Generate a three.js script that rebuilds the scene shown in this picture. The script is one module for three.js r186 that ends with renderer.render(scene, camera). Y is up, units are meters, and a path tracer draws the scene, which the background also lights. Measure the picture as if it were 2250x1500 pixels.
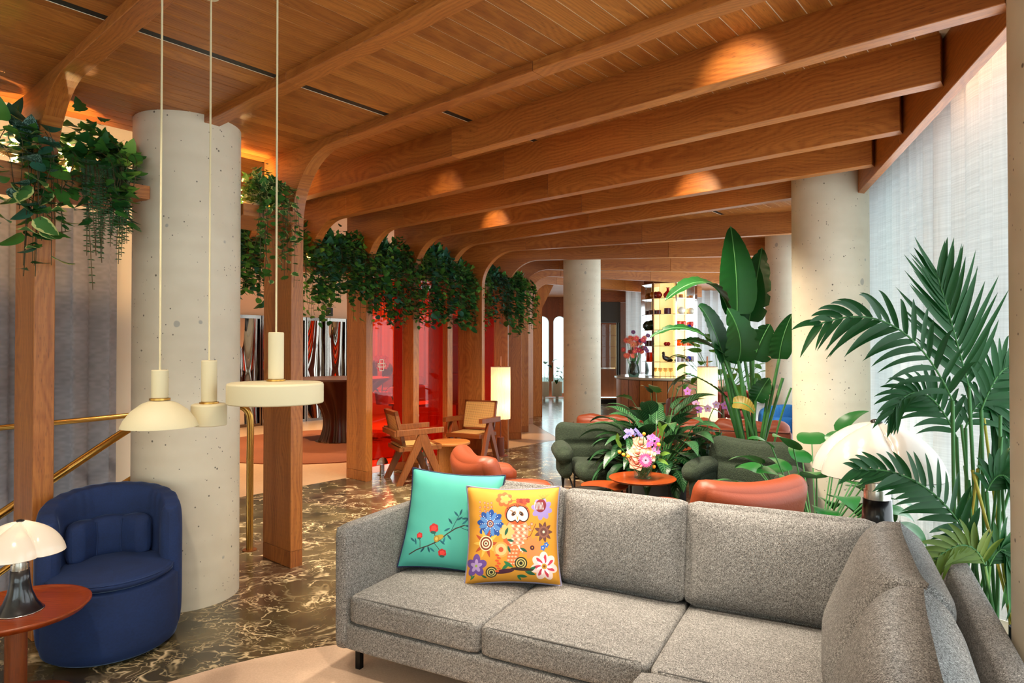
import * as THREE from 'three';
import { mergeGeometries, mergeVertices } from 'three/addons/utils/BufferGeometryUtils.js';
import { RectAreaLightUniformsLib } from 'three/addons/lights/RectAreaLightUniformsLib.js';

// ------------------------------------------------------------------ camera, light, exposure
const scene = new THREE.Scene();
const camera = new THREE.PerspectiveCamera(2 * Math.atan(750 / 1420) * 180 / Math.PI, 1.5, 0.05, 200);
camera.position.set(0, 1.6, 0);
camera.lookAt(0, 1.6 + 15 / 1420, -1);
const renderer = new THREE.WebGLRenderer();
renderer.toneMapping = THREE.LinearToneMapping;
renderer.toneMappingExposure = 1.0;
renderer.shadowMap.enabled = true;
RectAreaLightUniformsLib.init();
scene.background = new THREE.Color().setRGB(0.86, 0.95, 1.0);   // bright overcast sky beyond the windows
scene.backgroundIntensity = 3.1;
const WARM = new THREE.Color().setRGB(1.0, 0.66, 0.36), SOFT = new THREE.Color().setRGB(1.0, 0.86, 0.68), DAY = new THREE.Color().setRGB(0.86, 0.94, 1.0);
// daylight that falls in through the tall windows of the wall behind the photographer and of the street front on the right
function daylight(x, y, z, w, h, tx, ty, tz, I, c = DAY) {
  const l = new THREE.RectAreaLight(c, I, w, h); l.position.set(x, y, z); l.lookAt(tx, ty, tz); scene.add(l); return l;
}
daylight(-1.6, 1.9, 3.35, 5.6, 2.1, -1.6, 1.7, 0, 0.75, new THREE.Color().setRGB(1, 0.96, 0.9));
{ const a = (d) => 2.055 + 0.3215 * (d - 2.663) + 0.17; // the long curtained window, the glass wall behind the bar and the far arcade
  daylight(a(2.6), 1.7, -2.6, 5.2, 2.6, a(2.6) - 0.952, 1.7, -2.6 - 0.3057, 2.1); daylight(a(7.6), 1.7, -7.6, 2.2, 2.6, a(7.6) - 0.952, 1.7, -7.6 - 0.3057, 2.6); daylight(a(12.5), 1.7, -12.5, 7, 2.6, a(12.5) - 0.952, 1.7, -12.5 - 0.3057, 2.4); daylight(5.2, 1.7, -18.3, 4, 2.4, 5.2, 1.7, -10, 1.8); daylight(1.2, 1.4, -21.2, 2.6, 2.3, 1.2, 1.3, -10, 1.4); const w = [-0.76 * 12.7 + 0.649 * 10.75, -(0.649 * 12.7 + 0.76 * 10.75)]; daylight(w[0], 1.7, w[1], 2.2, 2.0, w[0] + 0.76, 1.7, w[1] + 0.649, 3.0); }
function spotLamp(x, y, z, tx, ty, tz, I, angle = 0.9, c = SOFT, radius = 3, pen = 0.7) {
  const l = new THREE.SpotLight(c, I, 0, angle, pen, 2); l.position.set(x, y, z); l.target.position.set(tx, ty, tz);
  l.castShadow = true; l.shadow.radius = radius; scene.add(l, l.target); return l;
}
function pointLamp(x, y, z, I, c = WARM, radius = 2) {
  const l = new THREE.PointLight(c, I, 0, 2); l.position.set(x, y, z); l.castShadow = true; l.shadow.radius = radius; scene.add(l); return l;
}

// ------------------------------------------------------------------ helpers
let seed = 12345;
const rnd = () => { seed = (seed * 1664525 + 1013904223) >>> 0; return seed / 4294967296; };
const rr = (a, b) => a + (b - a) * rnd();
const pick = (a) => a[Math.floor(rnd() * a.length) % a.length];
const V = (x, y, z) => new THREE.Vector3(x, y, z);
const used = {};
const numbered = (n) => { if (!(n in used)) { used[n] = 0; return n; } used[n]++; return n + '_' + String(used[n]).padStart(3, '0'); };
function shadow(o) { o.castShadow = true; o.receiveShadow = true; return o; }
function tag(o, label, category, group) { o.userData.label = label; o.userData.category = category; if (group) o.userData.group = group; return o; }
function thing(name, label, category, pos = [0, 0, 0], turn = 0, group) {
  const o = new THREE.Group(); o.name = numbered(name); o.position.set(...pos); o.rotation.y = turn; scene.add(o); return tag(o, label, category, group);
}
function part(parent, name, geo, mat, pos, rot) {
  const m = shadow(new THREE.Mesh(geo, mat)); m.name = name; if (pos) m.position.set(...pos); if (rot) m.rotation.set(...rot); parent.add(m); return m;
}
function solo(name, geo, mat, label, category, pos, turn = 0, group) {
  const m = shadow(new THREE.Mesh(geo, mat)); m.name = numbered(name); if (pos) m.position.set(...pos); m.rotation.y = turn; scene.add(m); return tag(m, label, category, group);
}
function struct(name, geo, mat, pos, turn = 0) {
  const m = geo ? shadow(new THREE.Mesh(geo, mat)) : new THREE.Group(); m.name = name; if (pos) m.position.set(...pos); m.rotation.y = turn; m.userData.kind = 'structure'; scene.add(m); return m;
}
// building axes: m runs along the beams away to the left, n across them away to the right
const bx = -0.760, bz = 0.649;
const W = (m, n, y = 0) => [bx * m + bz * n, y, -(bz * m - bx * n)];
const TURN = -Math.atan2(0.649, 0.760);      // local +x = along the beams towards the windows
const mTrim = (n) => 0.4178 * n - 1.2377;

// geometry helpers ---------------------------------------------------------------
function boxUV(g, axis = 'x', off = 0) {     // uv in metres, grain along the axis
  if (g.index) g = g.toNonIndexed();
  const p = g.attributes.position, n = p.count, uv = new Float32Array(n * 2);
  const a = V(), b = V(), c = V(), e = V(), f = V();
  for (let i = 0; i < n; i += 3) {
    a.fromBufferAttribute(p, i); b.fromBufferAttribute(p, i + 1); c.fromBufferAttribute(p, i + 2);
    e.subVectors(b, a); f.subVectors(c, a); e.cross(f);
    const ax = Math.abs(e.x), ay = Math.abs(e.y), az = Math.abs(e.z);
    for (let k = 0; k < 3; k++) {
      const q = [a, b, c][k]; let u, v;
      if (axis === 'x') { if (ax >= ay && ax >= az) { u = q.z; v = q.y; } else if (ay >= az) { u = q.x; v = q.z; } else { u = q.x; v = q.y; } }
      else if (axis === 'y') { if (ay >= ax && ay >= az) { u = q.z; v = q.x; } else if (ax >= az) { u = q.y; v = q.z; } else { u = q.y; v = q.x; } }
      else { if (az >= ax && az >= ay) { u = q.y; v = q.x; } else if (ay >= ax) { u = q.z; v = q.x; } else { u = q.z; v = q.y; } }
      uv[(i + k) * 2] = u + off * 1.37; uv[(i + k) * 2 + 1] = v + off * 0.71;
    }
  }
  g.setAttribute('uv', new THREE.BufferAttribute(uv, 2)); return g;
}
const B = (x0, y0, z0, x1, y1, z1, axis = 'x', off = 0) => boxUV(new THREE.BoxGeometry(x1 - x0, y1 - y0, z1 - z0).translate((x0 + x1) / 2, (y0 + y1) / 2, (z0 + z1) / 2), axis, off);
function chamfer(x0, y0, z0, x1, y1, z1, r = 0.004, axis = 'x', off = 0) {   // box with eased edges
  const w = x1 - x0 - 2 * r, h = y1 - y0 - 2 * r, s = new THREE.Shape();
  s.moveTo(-w / 2, -h / 2); s.lineTo(w / 2, -h / 2); s.lineTo(w / 2, h / 2); s.lineTo(-w / 2, h / 2);
  const g = new THREE.ExtrudeGeometry(s, { depth: z1 - z0 - 2 * r, bevelEnabled: true, bevelSize: r, bevelThickness: r, bevelSegments: 1, steps: 1 });
  g.translate((x0 + x1) / 2, (y0 + y1) / 2, z0 + r); return boxUV(g, axis, off);
}
const lathe = (pts, seg = 32) => new THREE.LatheGeometry(pts.map(([r, y]) => new THREE.Vector2(r, y)), seg);
const cyl = (r0, r1, h, seg = 20) => new THREE.CylinderGeometry(r1, r0, h, seg).translate(0, h / 2, 0);   // base radius, top radius, from y = 0
const tube = (pts, r, seg = 24, rs = 8, closed = false) => new THREE.TubeGeometry(new THREE.CatmullRomCurve3(pts.map((p) => V(...p)), closed, 'catmullrom', 0.5), seg, r, rs, closed);
function bar(a, b, r, rs = 8) { const A = V(...a), Bv = V(...b), d = Bv.clone().sub(A), g = new THREE.CylinderGeometry(r, r, d.length(), rs); g.translate(0, d.length() / 2, 0); g.applyQuaternion(new THREE.Quaternion().setFromUnitVectors(V(0, 1, 0), d.normalize())); return g.translate(A.x, A.y, A.z); }
function merge(list) { return mergeGeometries(list.map((g) => { const q = g.index ? g.toNonIndexed() : g; for (const k of Object.keys(q.attributes)) if (!['position', 'normal', 'uv'].includes(k)) q.deleteAttribute(k); return q; })); }
// upholstered block: rounded box whose faces swell
function softBox(w, h, d, r = 0.05, puff = [0.01, 0.02, 0.01], seg = 14, shape = null) {
  const g = new THREE.BoxGeometry(w, h, d, seg, seg, seg), p = g.attributes.position, hw = w / 2, hh = h / 2, hd = d / 2;
  for (let i = 0; i < p.count; i++) {
    let x = p.getX(i), y = p.getY(i), z = p.getZ(i);
    const ux = x / hw, uy = y / hh, uz = z / hd;
    const ix = Math.max(-hw + r, Math.min(hw - r, x)), iy = Math.max(-hh + r, Math.min(hh - r, y)), iz = Math.max(-hd + r, Math.min(hd - r, z));
    let dx = x - ix, dy = y - iy, dz = z - iz; const L = Math.hypot(dx, dy, dz);
    if (L > 1e-6) { x = ix + dx / L * r; y = iy + dy / L * r; z = iz + dz / L * r; }
    x += Math.sign(ux) * puff[0] * (1 - uy * uy) * (1 - uz * uz) * Math.abs(ux) ** 3;
    y += Math.sign(uy) * puff[1] * (1 - ux * ux) * (1 - uz * uz) * Math.abs(uy) ** 3;
    z += Math.sign(uz) * puff[2] * (1 - ux * ux) * (1 - uy * uy) * Math.abs(uz) ** 3;
    const q = V(x, y, z); if (shape) shape(q, ux, uy, uz); p.setXYZ(i, q.x, q.y, q.z);
  }
  return smooth(g);
}
function smooth(g) {   // one smooth skin, uv in metres by the main direction of each face
  g.deleteAttribute('uv'); g.deleteAttribute('normal'); g = mergeVertices(g, 1e-5); g.computeVertexNormals();
  return boxUV(g);
}
function grid(nu, nv, f) {   // parametric sheet, f(u, v) -> [x, y, z]
  const pos = [], uv = [], idx = [];
  for (let j = 0; j <= nv; j++) for (let i = 0; i <= nu; i++) { pos.push(...f(i / nu, j / nv)); uv.push(i / nu, j / nv); }
  for (let j = 0; j < nv; j++) for (let i = 0; i < nu; i++) { const a = j * (nu + 1) + i; idx.push(a, a + 1, a + nu + 2, a, a + nu + 2, a + nu + 1); }
  const g = new THREE.BufferGeometry(); g.setAttribute('position', new THREE.Float32BufferAttribute(pos, 3)); g.setAttribute('uv', new THREE.Float32BufferAttribute(uv, 2)); g.setIndex(idx); g.computeVertexNormals(); return g;
}
function copies(g, mats) {   // many small pieces joined into one geometry
  const src = g.index ? g.toNonIndexed() : g, p = src.attributes.position.array, nn = src.attributes.normal.array, uu = src.attributes.uv.array, c = p.length / 3;
  const P = new Float32Array(c * 3 * mats.length), N = new Float32Array(c * 3 * mats.length), U = new Float32Array(c * 2 * mats.length), v = V(), nm = new THREE.Matrix3();
  mats.forEach((m, k) => {
    nm.getNormalMatrix(m);
    for (let i = 0; i < c; i++) {
      v.set(p[i * 3], p[i * 3 + 1], p[i * 3 + 2]).applyMatrix4(m); P.set([v.x, v.y, v.z], (k * c + i) * 3);
      v.set(nn[i * 3], nn[i * 3 + 1], nn[i * 3 + 2]).applyMatrix3(nm).normalize(); N.set([v.x, v.y, v.z], (k * c + i) * 3);
    }
    U.set(uu, k * c * 2);
  });
  const o = new THREE.BufferGeometry(); o.setAttribute('position', new THREE.BufferAttribute(P, 3)); o.setAttribute('normal', new THREE.BufferAttribute(N, 3)); o.setAttribute('uv', new THREE.BufferAttribute(U, 2)); return o;
}
const MX = (x, y, z, rx = 0, ry = 0, rz = 0, s = 1, order = 'YXZ') => new THREE.Matrix4().compose(V(x, y, z), new THREE.Quaternion().setFromEuler(new THREE.Euler(rx, ry, rz, order)), typeof s === 'number' ? V(s, s, s) : V(...s));

// ------------------------------------------------------------------ textures
function lattice(px, py, s) { const a = new Float32Array(px * py); let q = (s * 2654435761) >>> 0; for (let i = 0; i < a.length; i++) { q = (q * 1664525 + 1013904223) >>> 0; a[i] = q / 4294967296; } return a; }
function noise(px, py, s) {   // tiling value noise on the unit square
  const a = lattice(px, py, s);
  return (u, v) => {
    let x = u * px, y = v * py; const x0 = Math.floor(x), y0 = Math.floor(y); let fx = x - x0, fy = y - y0; fx = fx * fx * (3 - 2 * fx); fy = fy * fy * (3 - 2 * fy);
    const i = ((x0 % px) + px) % px, j = ((y0 % py) + py) % py, i1 = (i + 1) % px, j1 = (j + 1) % py;
    return (a[j * px + i] * (1 - fx) + a[j * px + i1] * fx) * (1 - fy) + (a[j1 * px + i] * (1 - fx) + a[j1 * px + i1] * fx) * fy;
  };
}
function fbm(px, py, oct, s) { const f = []; for (let k = 0; k < oct; k++) f.push(noise(px << k, py << k, s + k * 17)); return (u, v) => { let t = 0, a = 0.5, w = 0; for (const n of f) { t += n(u, v) * a; w += a; a *= 0.5; } return t / w; }; }
function tex(w, h, f, srgb = true, size = [1, 1]) {   // f(u, v) -> [r, g, b] in 0..255
  const d = new Uint8Array(w * h * 4);
  for (let j = 0; j < h; j++) for (let i = 0; i < w; i++) { const c = f(i / w, j / h, i, j), o = (j * w + i) * 4; d[o] = Math.max(0, Math.min(255, c[0])); d[o + 1] = Math.max(0, Math.min(255, c[1])); d[o + 2] = Math.max(0, Math.min(255, c[2])); d[o + 3] = 255; }
  const t = new THREE.DataTexture(d, w, h, THREE.RGBAFormat); t.wrapS = t.wrapT = THREE.RepeatWrapping; t.magFilter = THREE.LinearFilter; if (srgb) t.colorSpace = THREE.SRGBColorSpace;
  t.repeat.set(1 / size[0], 1 / size[1]); t.needsUpdate = true; return t;
}
const mixc = (a, b, t) => [a[0] + (b[0] - a[0]) * t, a[1] + (b[1] - a[1]) * t, a[2] + (b[2] - a[2]) * t];
const sst = (a, b, x) => { const t = Math.max(0, Math.min(1, (x - a) / (b - a))); return t * t * (3 - 2 * t); };
const oakTex = (() => {
  const warp = fbm(3, 4, 3, 5), fine = fbm(10, 220, 2, 9), band = noise(2, 14, 21), pore = noise(60, 512, 33);
  return tex(1024, 1024, (u, v) => {
    const w = warp(u, v), r = Math.sin((v * 26 + w * 9) * Math.PI * 2) * 0.5 + 0.5;
    let t = 0.26 * (r ** 1.5) + 0.38 * fine(u, v) + 0.36 * band(u, v);
    const po = sst(0.72, 0.9, pore(u, v)) * 0.18;
    const c = mixc([218, 154, 82], [150, 88, 36], t); return [c[0] * (1 - po), c[1] * (1 - po), c[2] * (1 - po)];
  }, true, [2.0, 0.9]);
})();
const marbleTex = (() => {
  const w1 = fbm(6, 6, 5, 3), w2 = fbm(6, 6, 5, 77), v1 = fbm(9, 14, 4, 14), v2 = fbm(22, 34, 4, 41), v3 = fbm(52, 80, 3, 91), cl = fbm(7, 9, 4, 55), base = fbm(12, 12, 5, 8), tone = fbm(4, 4, 4, 61), brk = fbm(26, 26, 3, 17);
  return tex(2048, 2048, (u, v) => {
    const a = w1(u, v) - 0.5, b = w2(u, v) - 0.5, U = u + a * 0.16, Vv = v + b * 0.16, m = sst(0.30, 0.56, cl(u, v)), bk = sst(0.34, 0.6, brk(u, v));
    const k1 = (1 - sst(0.002, 0.02 + 0.03 * m, Math.abs(v1(U, Vv) - 0.5))) * (0.3 + 0.7 * bk), k2 = (1 - sst(0, 0.045, Math.abs(v2(U, Vv) - 0.5))) * (0.15 + 0.85 * m) * (0.3 + 0.7 * bk), k3 = (1 - sst(0, 0.07, Math.abs(v3(U, Vv) - 0.5))) * m * bk * 0.85;
    let c = mixc(mixc([40, 29, 22], [104, 78, 56], base(u, v) * 1.5 - 0.25), mixc([46, 42, 30], [108, 94, 62], base(v, u) * 1.4 - 0.2), sst(0.4, 0.6, tone(u, v)));
    const k = Math.min(1, Math.max(k1, k2 * 0.95, k3 * 0.9)); return mixc(c, [236, 212, 168], Math.min(1, k * (0.55 + 0.7 * base(U, Vv))));
  }, true, [2.5, 2.5]);
})();
const concreteTex = (() => {
  const a = fbm(5, 5, 5, 4), b = fbm(24, 24, 3, 19), st = noise(5, 40, 71); const pits = []; let q = 991; const R = () => { q = (q * 1664525 + 1013904223) >>> 0; return q / 4294967296; };
  const W_ = 1024, mask = new Float32Array(W_ * W_), blot = new Float32Array(W_ * W_);
  const dot = (arr, cx, cy, r, s, rag) => { for (let y = -Math.ceil(r * 2); y <= r * 2; y++) for (let x = -Math.ceil(r * 2); x <= r * 2; x++) { const X = ((cx + x) % W_ + W_) % W_, Y = ((cy + y) % W_ + W_) % W_; const d = Math.hypot(x, y * 0.9) / r + (b(X / W_, Y / W_) - 0.5) * rag; if (d < 1) arr[Y * W_ + X] = Math.max(arr[Y * W_ + X], s * Math.min(1, (1 - d) * 3)); } };
  for (let i = 0; i < 420; i++) dot(mask, Math.floor(R() * W_), Math.floor(R() * W_), 0.9 + R() * R() * 3.2, 0.8, 0.5);
  for (let i = 0; i < 15; i++) dot(blot, Math.floor(R() * W_), Math.floor(R() * W_), 5 + R() * 9, 0.5, 2.2);
  return tex(W_, W_, (u, v, i, j) => { const t = a(u, v) * 0.6 + b(u, v) * 0.22 + st(u, v) * 0.18; let c = mixc([196, 184, 160], [228, 219, 198], t); c = mixc(c, [128, 128, 126], blot[j * W_ + i]); return mixc(c, [74, 66, 56], mask[j * W_ + i]); }, true, [2.0, 2.0]);
})();
const woolTex = (() => { const f = noise(90, 90, 3), s = noise(256, 256, 8), l = noise(380, 380, 15), big = fbm(6, 6, 3, 2); return tex(768, 768, (u, v) => { const t = s(u, v) * 0.5 + l(u, v) * 0.5, w = (t - 0.5) * 2.6 + (f(u, v) - 0.5) * 0.45 + (big(u, v) - 0.5) * 0.2; return mixc([52, 50, 48], [190, 188, 184], 0.5 + w * 0.55); }, true, [0.42, 0.42]); })();
const bouBump = (() => { const f = noise(120, 120, 31), g = noise(60, 60, 37); return tex(512, 512, (u, v) => { const t = (f(u, v) * 0.6 + g(u, v) * 0.4) * 255; return [t, t, t]; }, false, [0.5, 0.5]); })();
const bouTex = (() => { const f = noise(160, 160, 131), g = noise(70, 70, 137); return tex(512, 512, (u, v) => { const t = f(u, v) * 0.6 + g(u, v) * 0.4; return mixc([46, 58, 48], [104, 118, 96], t); }, true, [0.5, 0.5]); })();
const weaveBump = tex(128, 128, (u, v, i, j) => { const t = ((i >> 2) + (j >> 2)) % 2 ? 190 : 60; return [t, t, t]; }, false, [0.09, 0.09]);
const leatherBump = (() => { const f = fbm(40, 40, 3, 51); return tex(512, 512, (u, v) => { const t = f(u, v) * 255; return [t, t, t]; }, false, [0.35, 0.35]); })();
const napTex = (() => { const a = fbm(6, 8, 4, 18), b = noise(200, 200, 28); return tex(512, 512, (u, v) => { const t = a(u, v) * 0.7 + b(u, v) * 0.3, k = 170 + 85 * t; return [k, k, k]; }, true, [0.8, 0.8]); })();
const sheerTex = (() => { const a = noise(4, 420, 7), b = noise(300, 6, 9), c = fbm(3, 60, 3, 10); return tex(512, 1024, (u, v) => { const t = 218 + 18 * a(u, v) + 12 * b(u, v) + 10 * c(u, v); return [t, t, t]; }, true, [1, 1.6]); })();
const rugTex = (() => { const a = fbm(5, 5, 4, 28), b = noise(300, 300, 38); return tex(768, 768, (u, v) => { const t = a(u, v) * 0.6 + b(u, v) * 0.4; return mixc([206, 186, 168], [236, 222, 206], t); }, true, [1.5, 1.5]); })();
const screedTex = (() => { const a = fbm(4, 4, 5, 24), b = noise(200, 200, 58); return tex(768, 768, (u, v) => { const t = a(u, v) * 0.75 + b(u, v) * 0.25; return mixc([186, 148, 112], [224, 190, 152], t); }, true, [3, 3]); })();
const caneTex = tex(256, 256, (u, v, i, j) => { const x = i % 16, y = j % 16, h = Math.hypot(x - 8, y - 8) < 4.6; return h ? [86, 48, 20] : [224, 172, 98]; }, true, [0.24, 0.24]);
const brickTex = tex(512, 512, (u, v, i, j) => { const row = Math.floor(j / 32), x = (i + (row % 2) * 32) % 64, y = j % 32; return x < 4 || y < 4 ? [206, 196, 184] : mixc([150, 86, 66], [176, 108, 84], ((row * 37 + Math.floor((i + (row % 2) * 32) / 64) * 61) % 17) / 17); }, true, [1.8, 1.8]);

// ------------------------------------------------------------------ materials
const std = (o) => new THREE.MeshStandardMaterial({ side: THREE.DoubleSide, roughness: 0.6, ...o });
const phys = (o) => new THREE.MeshPhysicalMaterial({ side: THREE.DoubleSide, roughness: 0.6, ...o });
const M = {
  oakA: std({ map: oakTex, color: '#e6d2bb', roughness: 0.42 }), oakB: std({ map: oakTex, color: '#d8bfa2', roughness: 0.42 }), oakC: std({ map: oakTex, color: '#cdb294', roughness: 0.42 }),
  plankA: std({ map: oakTex, color: '#e2d3b2', roughness: 0.45 }), plankB: std({ map: oakTex, color: '#d8c6a2', roughness: 0.45 }), plankC: std({ map: oakTex, color: '#cdb893', roughness: 0.45 }),
  paleOak: std({ map: oakTex, color: '#fff0dc', roughness: 0.5 }), walnut: std({ map: oakTex, color: '#b08468', roughness: 0.4 }), teak: std({ map: oakTex, color: '#b09a88', roughness: 0.45 }), mahog: std({ map: oakTex, color: '#bd7c5e', roughness: 0.3 }),
  marble: phys({ map: marbleTex, roughness: 0.24, clearcoat: 0.25, clearcoatRoughness: 0.12 }), screed: phys({ map: screedTex, roughness: 0.3 }),
  concrete: std({ map: concreteTex, roughness: 0.55 }), cream: std({ color: '#e9d9c0', roughness: 0.85 }), peach: std({ color: '#e8cdb0', roughness: 0.8 }), white: std({ color: '#eceae4', roughness: 0.7 }),
  black: std({ color: '#0d0d0e', roughness: 0.5 }), steelBlack: std({ color: '#151515', roughness: 0.4, metalness: 0.6 }), chrome: std({ color: '#d8d8d8', roughness: 0.08, metalness: 1 }), mirror: std({ color: '#8f857c', roughness: 0.03, metalness: 1 }),
  brass: std({ color: '#c99a4e', roughness: 0.28, metalness: 1 }), soil: std({ color: '#2a2119', roughness: 1 }), potCream: std({ color: '#d9d5c6', roughness: 0.6 }), potGrey: std({ color: '#565c60', roughness: 0.55 }),
  redGlass: phys({ color: new THREE.Color().setRGB(0.98, 0.20, 0.085), roughness: 0.02, transmission: 1, thickness: 0, ior: 1.45 }),
  clear: phys({ color: '#f4fbfb', roughness: 0.02, transmission: 1, thickness: 0, ior: 1.45 }),
  wool: std({ map: woolTex, roughness: 0.95, bumpMap: weaveBump, bumpScale: 0.0008 }),
};
// ------------------------------------------------------------------ floor
const flat = (pts, y, mat, name, parent) => {   // slab of a plan outline (x, z), 4 cm thick, top at y
  const s = new THREE.Shape(pts.map(([x, z]) => new THREE.Vector2(x, -z))); const g = new THREE.ExtrudeGeometry(s, { depth: 0.06, bevelEnabled: false }); g.rotateX(-Math.PI / 2); g.translate(0, y - 0.06, 0);
  return parent ? part(parent, name, boxUV(g), mat) : struct(name, boxUV(g), mat);
};
const w2 = (m, n) => { const p = W(m, n); return [p[0], p[2]]; };
const rightX = (d) => 2.055 + 0.3215 * (d - 2.663);     // line of the window trim
// polished dark marble, with the stair opening behind the first row of posts left out
const marbleFloor = struct('floor');
flat([[rightX(-3.6) + 0.6, 3.6], [rightX(21) + 0.6, -21], [0.2, -21], [0.2, -15.3], w2(6.75, 9.2), w2(6.75, 1.9), w2(4.85, 1.9), w2(4.85, -3.2), [-7.2, 3.6]], 0, M.marble, 'marble_slab', marbleFloor);
flat([w2(6.76, 1.9), w2(6.76, 9.2), [0.19, -15.3], [0.19, -21], [-0.6, -21], w2(12.8, 14), w2(12.8, 0), w2(6.76, 0)], 0, M.screed, 'screed_slab', marbleFloor);
const stair = struct('stairs');
for (let k = 0; k < 8; k++) part(stair, 'step', B(0, -0.17 * (k + 1) - 0.2, 0, 1.25, -0.17 * (k + 1), 0.3), M.marble, W(6.1, 1.9 - 0.27 * k), [0, TURN, 0]);

// ------------------------------------------------------------------ ceiling: oak boards between the beams
const nFar = (k) => 2.639 + 0.743 * (k - 3), TH = 0.098;
const ceilY = (k) => (k <= 2 ? 3.05 : k === 3 ? 3.21 : 3.25);
const ceiling = struct('ceiling');
const plankMats = [M.plankA, M.plankB, M.plankC, M.plankA];
{
  const PW = 0.112, farGeo = [];
  for (let k = -1; k <= 8; k++) {
    const n0 = nFar(k) - (k === 1 ? 0.09 : 0.02), n1 = k === 8 ? nFar(k) + 1.4 : nFar(k + 1) - TH + (k === 0 ? -0.04 : 0.02), y = ceilY(k), mEnd = k <= 2 ? 4.72 : 6.8, mStart = mTrim(n0);
    const SLOT = 3.17, gs = {};
    for (let m = SLOT - Math.ceil((SLOT - mStart) / PW) * PW; m < mEnd; m += PW) {
      const slot = Math.abs(m - SLOT) < 0.01;
      const a = m + (slot ? 0.05 : 0.003), b = m + PW - 0.003, v = Math.floor(rnd() * 4);
      const key = v + (slot ? 's' : ''); gs[key] = gs[key] || B(0, 0, 0, b - a, 0.018, n1 - n0, 'z', v * 1.7 + k * 0.37);
      const nMax = (a + 1.2377) / 0.4178, p = W(b, n1, y); if (nMax < n0 + 0.03) continue; if (nMax < n1) { part(ceiling, 'plank', B(0, 0, 0, b - a, 0.018, nMax - n0, 'z', v * 1.7 + k * 0.37), plankMats[v], W(b, nMax, y), [0, TURN, 0]); continue; }
      if (k >= 0 && k <= 3) part(ceiling, 'plank', gs[key], plankMats[v], p, [0, TURN, 0]);
      else farGeo.push(gs[key].clone().rotateY(TURN).translate(...p));
      if (slot) { part(ceiling, 'air_slot', B(0, 0.001, 0, 0.05, 0.019, n1 - n0), M.black, W(m + 0.05, n1, y), [0, TURN, 0]); part(ceiling, 'slot_edge', B(0, 0.0, 0, 0.006, 0.03, n1 - n0), M.cream, W(m + 0.052, n1, y), [0, TURN, 0]); }
    }
  }
  const farMesh = part(ceiling, 'far_boards', merge(farGeo), M.plankB); farMesh.userData.kind = 'stuff';
  // pale backing seen in the joints, and the slab over the whole place
  for (let k = -1; k <= 8; k++) { const n0 = nFar(k) - 0.02, n1 = k === 8 ? nFar(k) + 1.4 : nFar(k + 1) - 0.02, mE = k <= 2 ? 4.72 : 6.8; flat([w2(mE, n0), w2(mE, n1), w2(mTrim(n1), n1), w2(mTrim(n0), n0)], ceilY(k) + 0.063, M.cream, 'backing', ceiling); }
  const s = [[rightX(3) + 0.75, -3.0], [9.4, -21], [0.0, -21], [-0.6, -14.6], w2(6.8, 8.9), w2(6.8, 7.5), w2(0.9, 7.5)];
  flat(s, 3.33, std({ map: oakTex, color: '#e2d0ae', roughness: 0.5 }), 'far_ceiling', ceiling);
  flat([[9.9, 4.2], [9.9, -22], [-3, -22], [-12, -8], [-12, 4.2]], 3.75, M.cream, 'slab', ceiling);
}
// ------------------------------------------------------------------ timber arches
function archShape(h, topY, len, post, depth = 0.394, R = 0.5) {   // x along the beam (0 = inner face of the post), y up
  const mk = (pts) => pts; const out = {};
  const bot = h, y0 = h - R, gap = 0.0012;
  if (post >= 0) { const s = new THREE.Shape(); s.moveTo(-depth, post); s.lineTo(0, post); s.lineTo(0, y0 - gap); s.lineTo(-depth, y0 - gap); out.post = s; }
  const a = new THREE.Shape(); a.moveTo(-depth, y0 + gap); a.lineTo(0, y0 + gap);
  for (let i = 1; i <= 14; i++) { const t = i / 14 * Math.PI / 2; a.lineTo(R - R * Math.cos(t), y0 + R * Math.sin(t)); }
  a.lineTo(R + 0.18, bot); a.lineTo(R + 0.18, topY); a.lineTo(-depth, topY); out.arch = a;
  const j = R + 0.182, l1 = j + (len - j) * 0.42;
  const seg = (x0, x1) => { const s = new THREE.Shape(); s.moveTo(x0, bot); s.lineTo(x1, bot); s.lineTo(x1, topY); s.lineTo(x0, topY); return s; };
  out.beams = [seg(j, l1 - gap), seg(l1 + gap, len)]; return out;
}
const exShape = (s, th, axis, off) => { const g = new THREE.ExtrudeGeometry(s, { depth: th - 0.006, bevelEnabled: true, bevelThickness: 0.003, bevelSize: 0.003, bevelOffset: -0.003, bevelSegments: 1 }); g.translate(0, 0, -(th - 0.006) / 2); return boxUV(g, axis, off); };
function arch(pos, turn, topY, len, post, label, bottom = 3.0, th = TH) {
  const o = thing('timber_arch', label, 'arch', pos, turn, 'oak ceiling arches'); const off = rr(0, 9), s = archShape(bottom, topY, len, post);
  if (s.post) { if (post === 0) { part(o, 'post', exShape(shift(s.post, 0.12), th, 'y', off), M.oakA); part(o, 'plinth', exShape(plinth(0.118), th, 'y', off + 1), M.oakB); } else part(o, 'post', exShape(s.post, th, 'y', off), M.oakA); }
  part(o, 'curved_bracket', exShape(s.arch, th, 'x', off + 2), M.oakB);
  s.beams.forEach((b, i) => part(o, 'beam', exShape(b, th, 'x', off + 3 + i * 2), i ? M.oakA : M.oakB));
  return o;
}
const shift = (s, y) => { const p = s.getPoints(); return new THREE.Shape(p.map((q) => new THREE.Vector2(q.x, q.y < 0.01 ? y : q.y))); };
const plinth = (y) => new THREE.Shape([[-0.394, 0], [0, 0], [0, y], [-0.394, y]].map((q) => new THREE.Vector2(...q)));
const nMid = (k) => nFar(k) - TH / 2;
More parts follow.
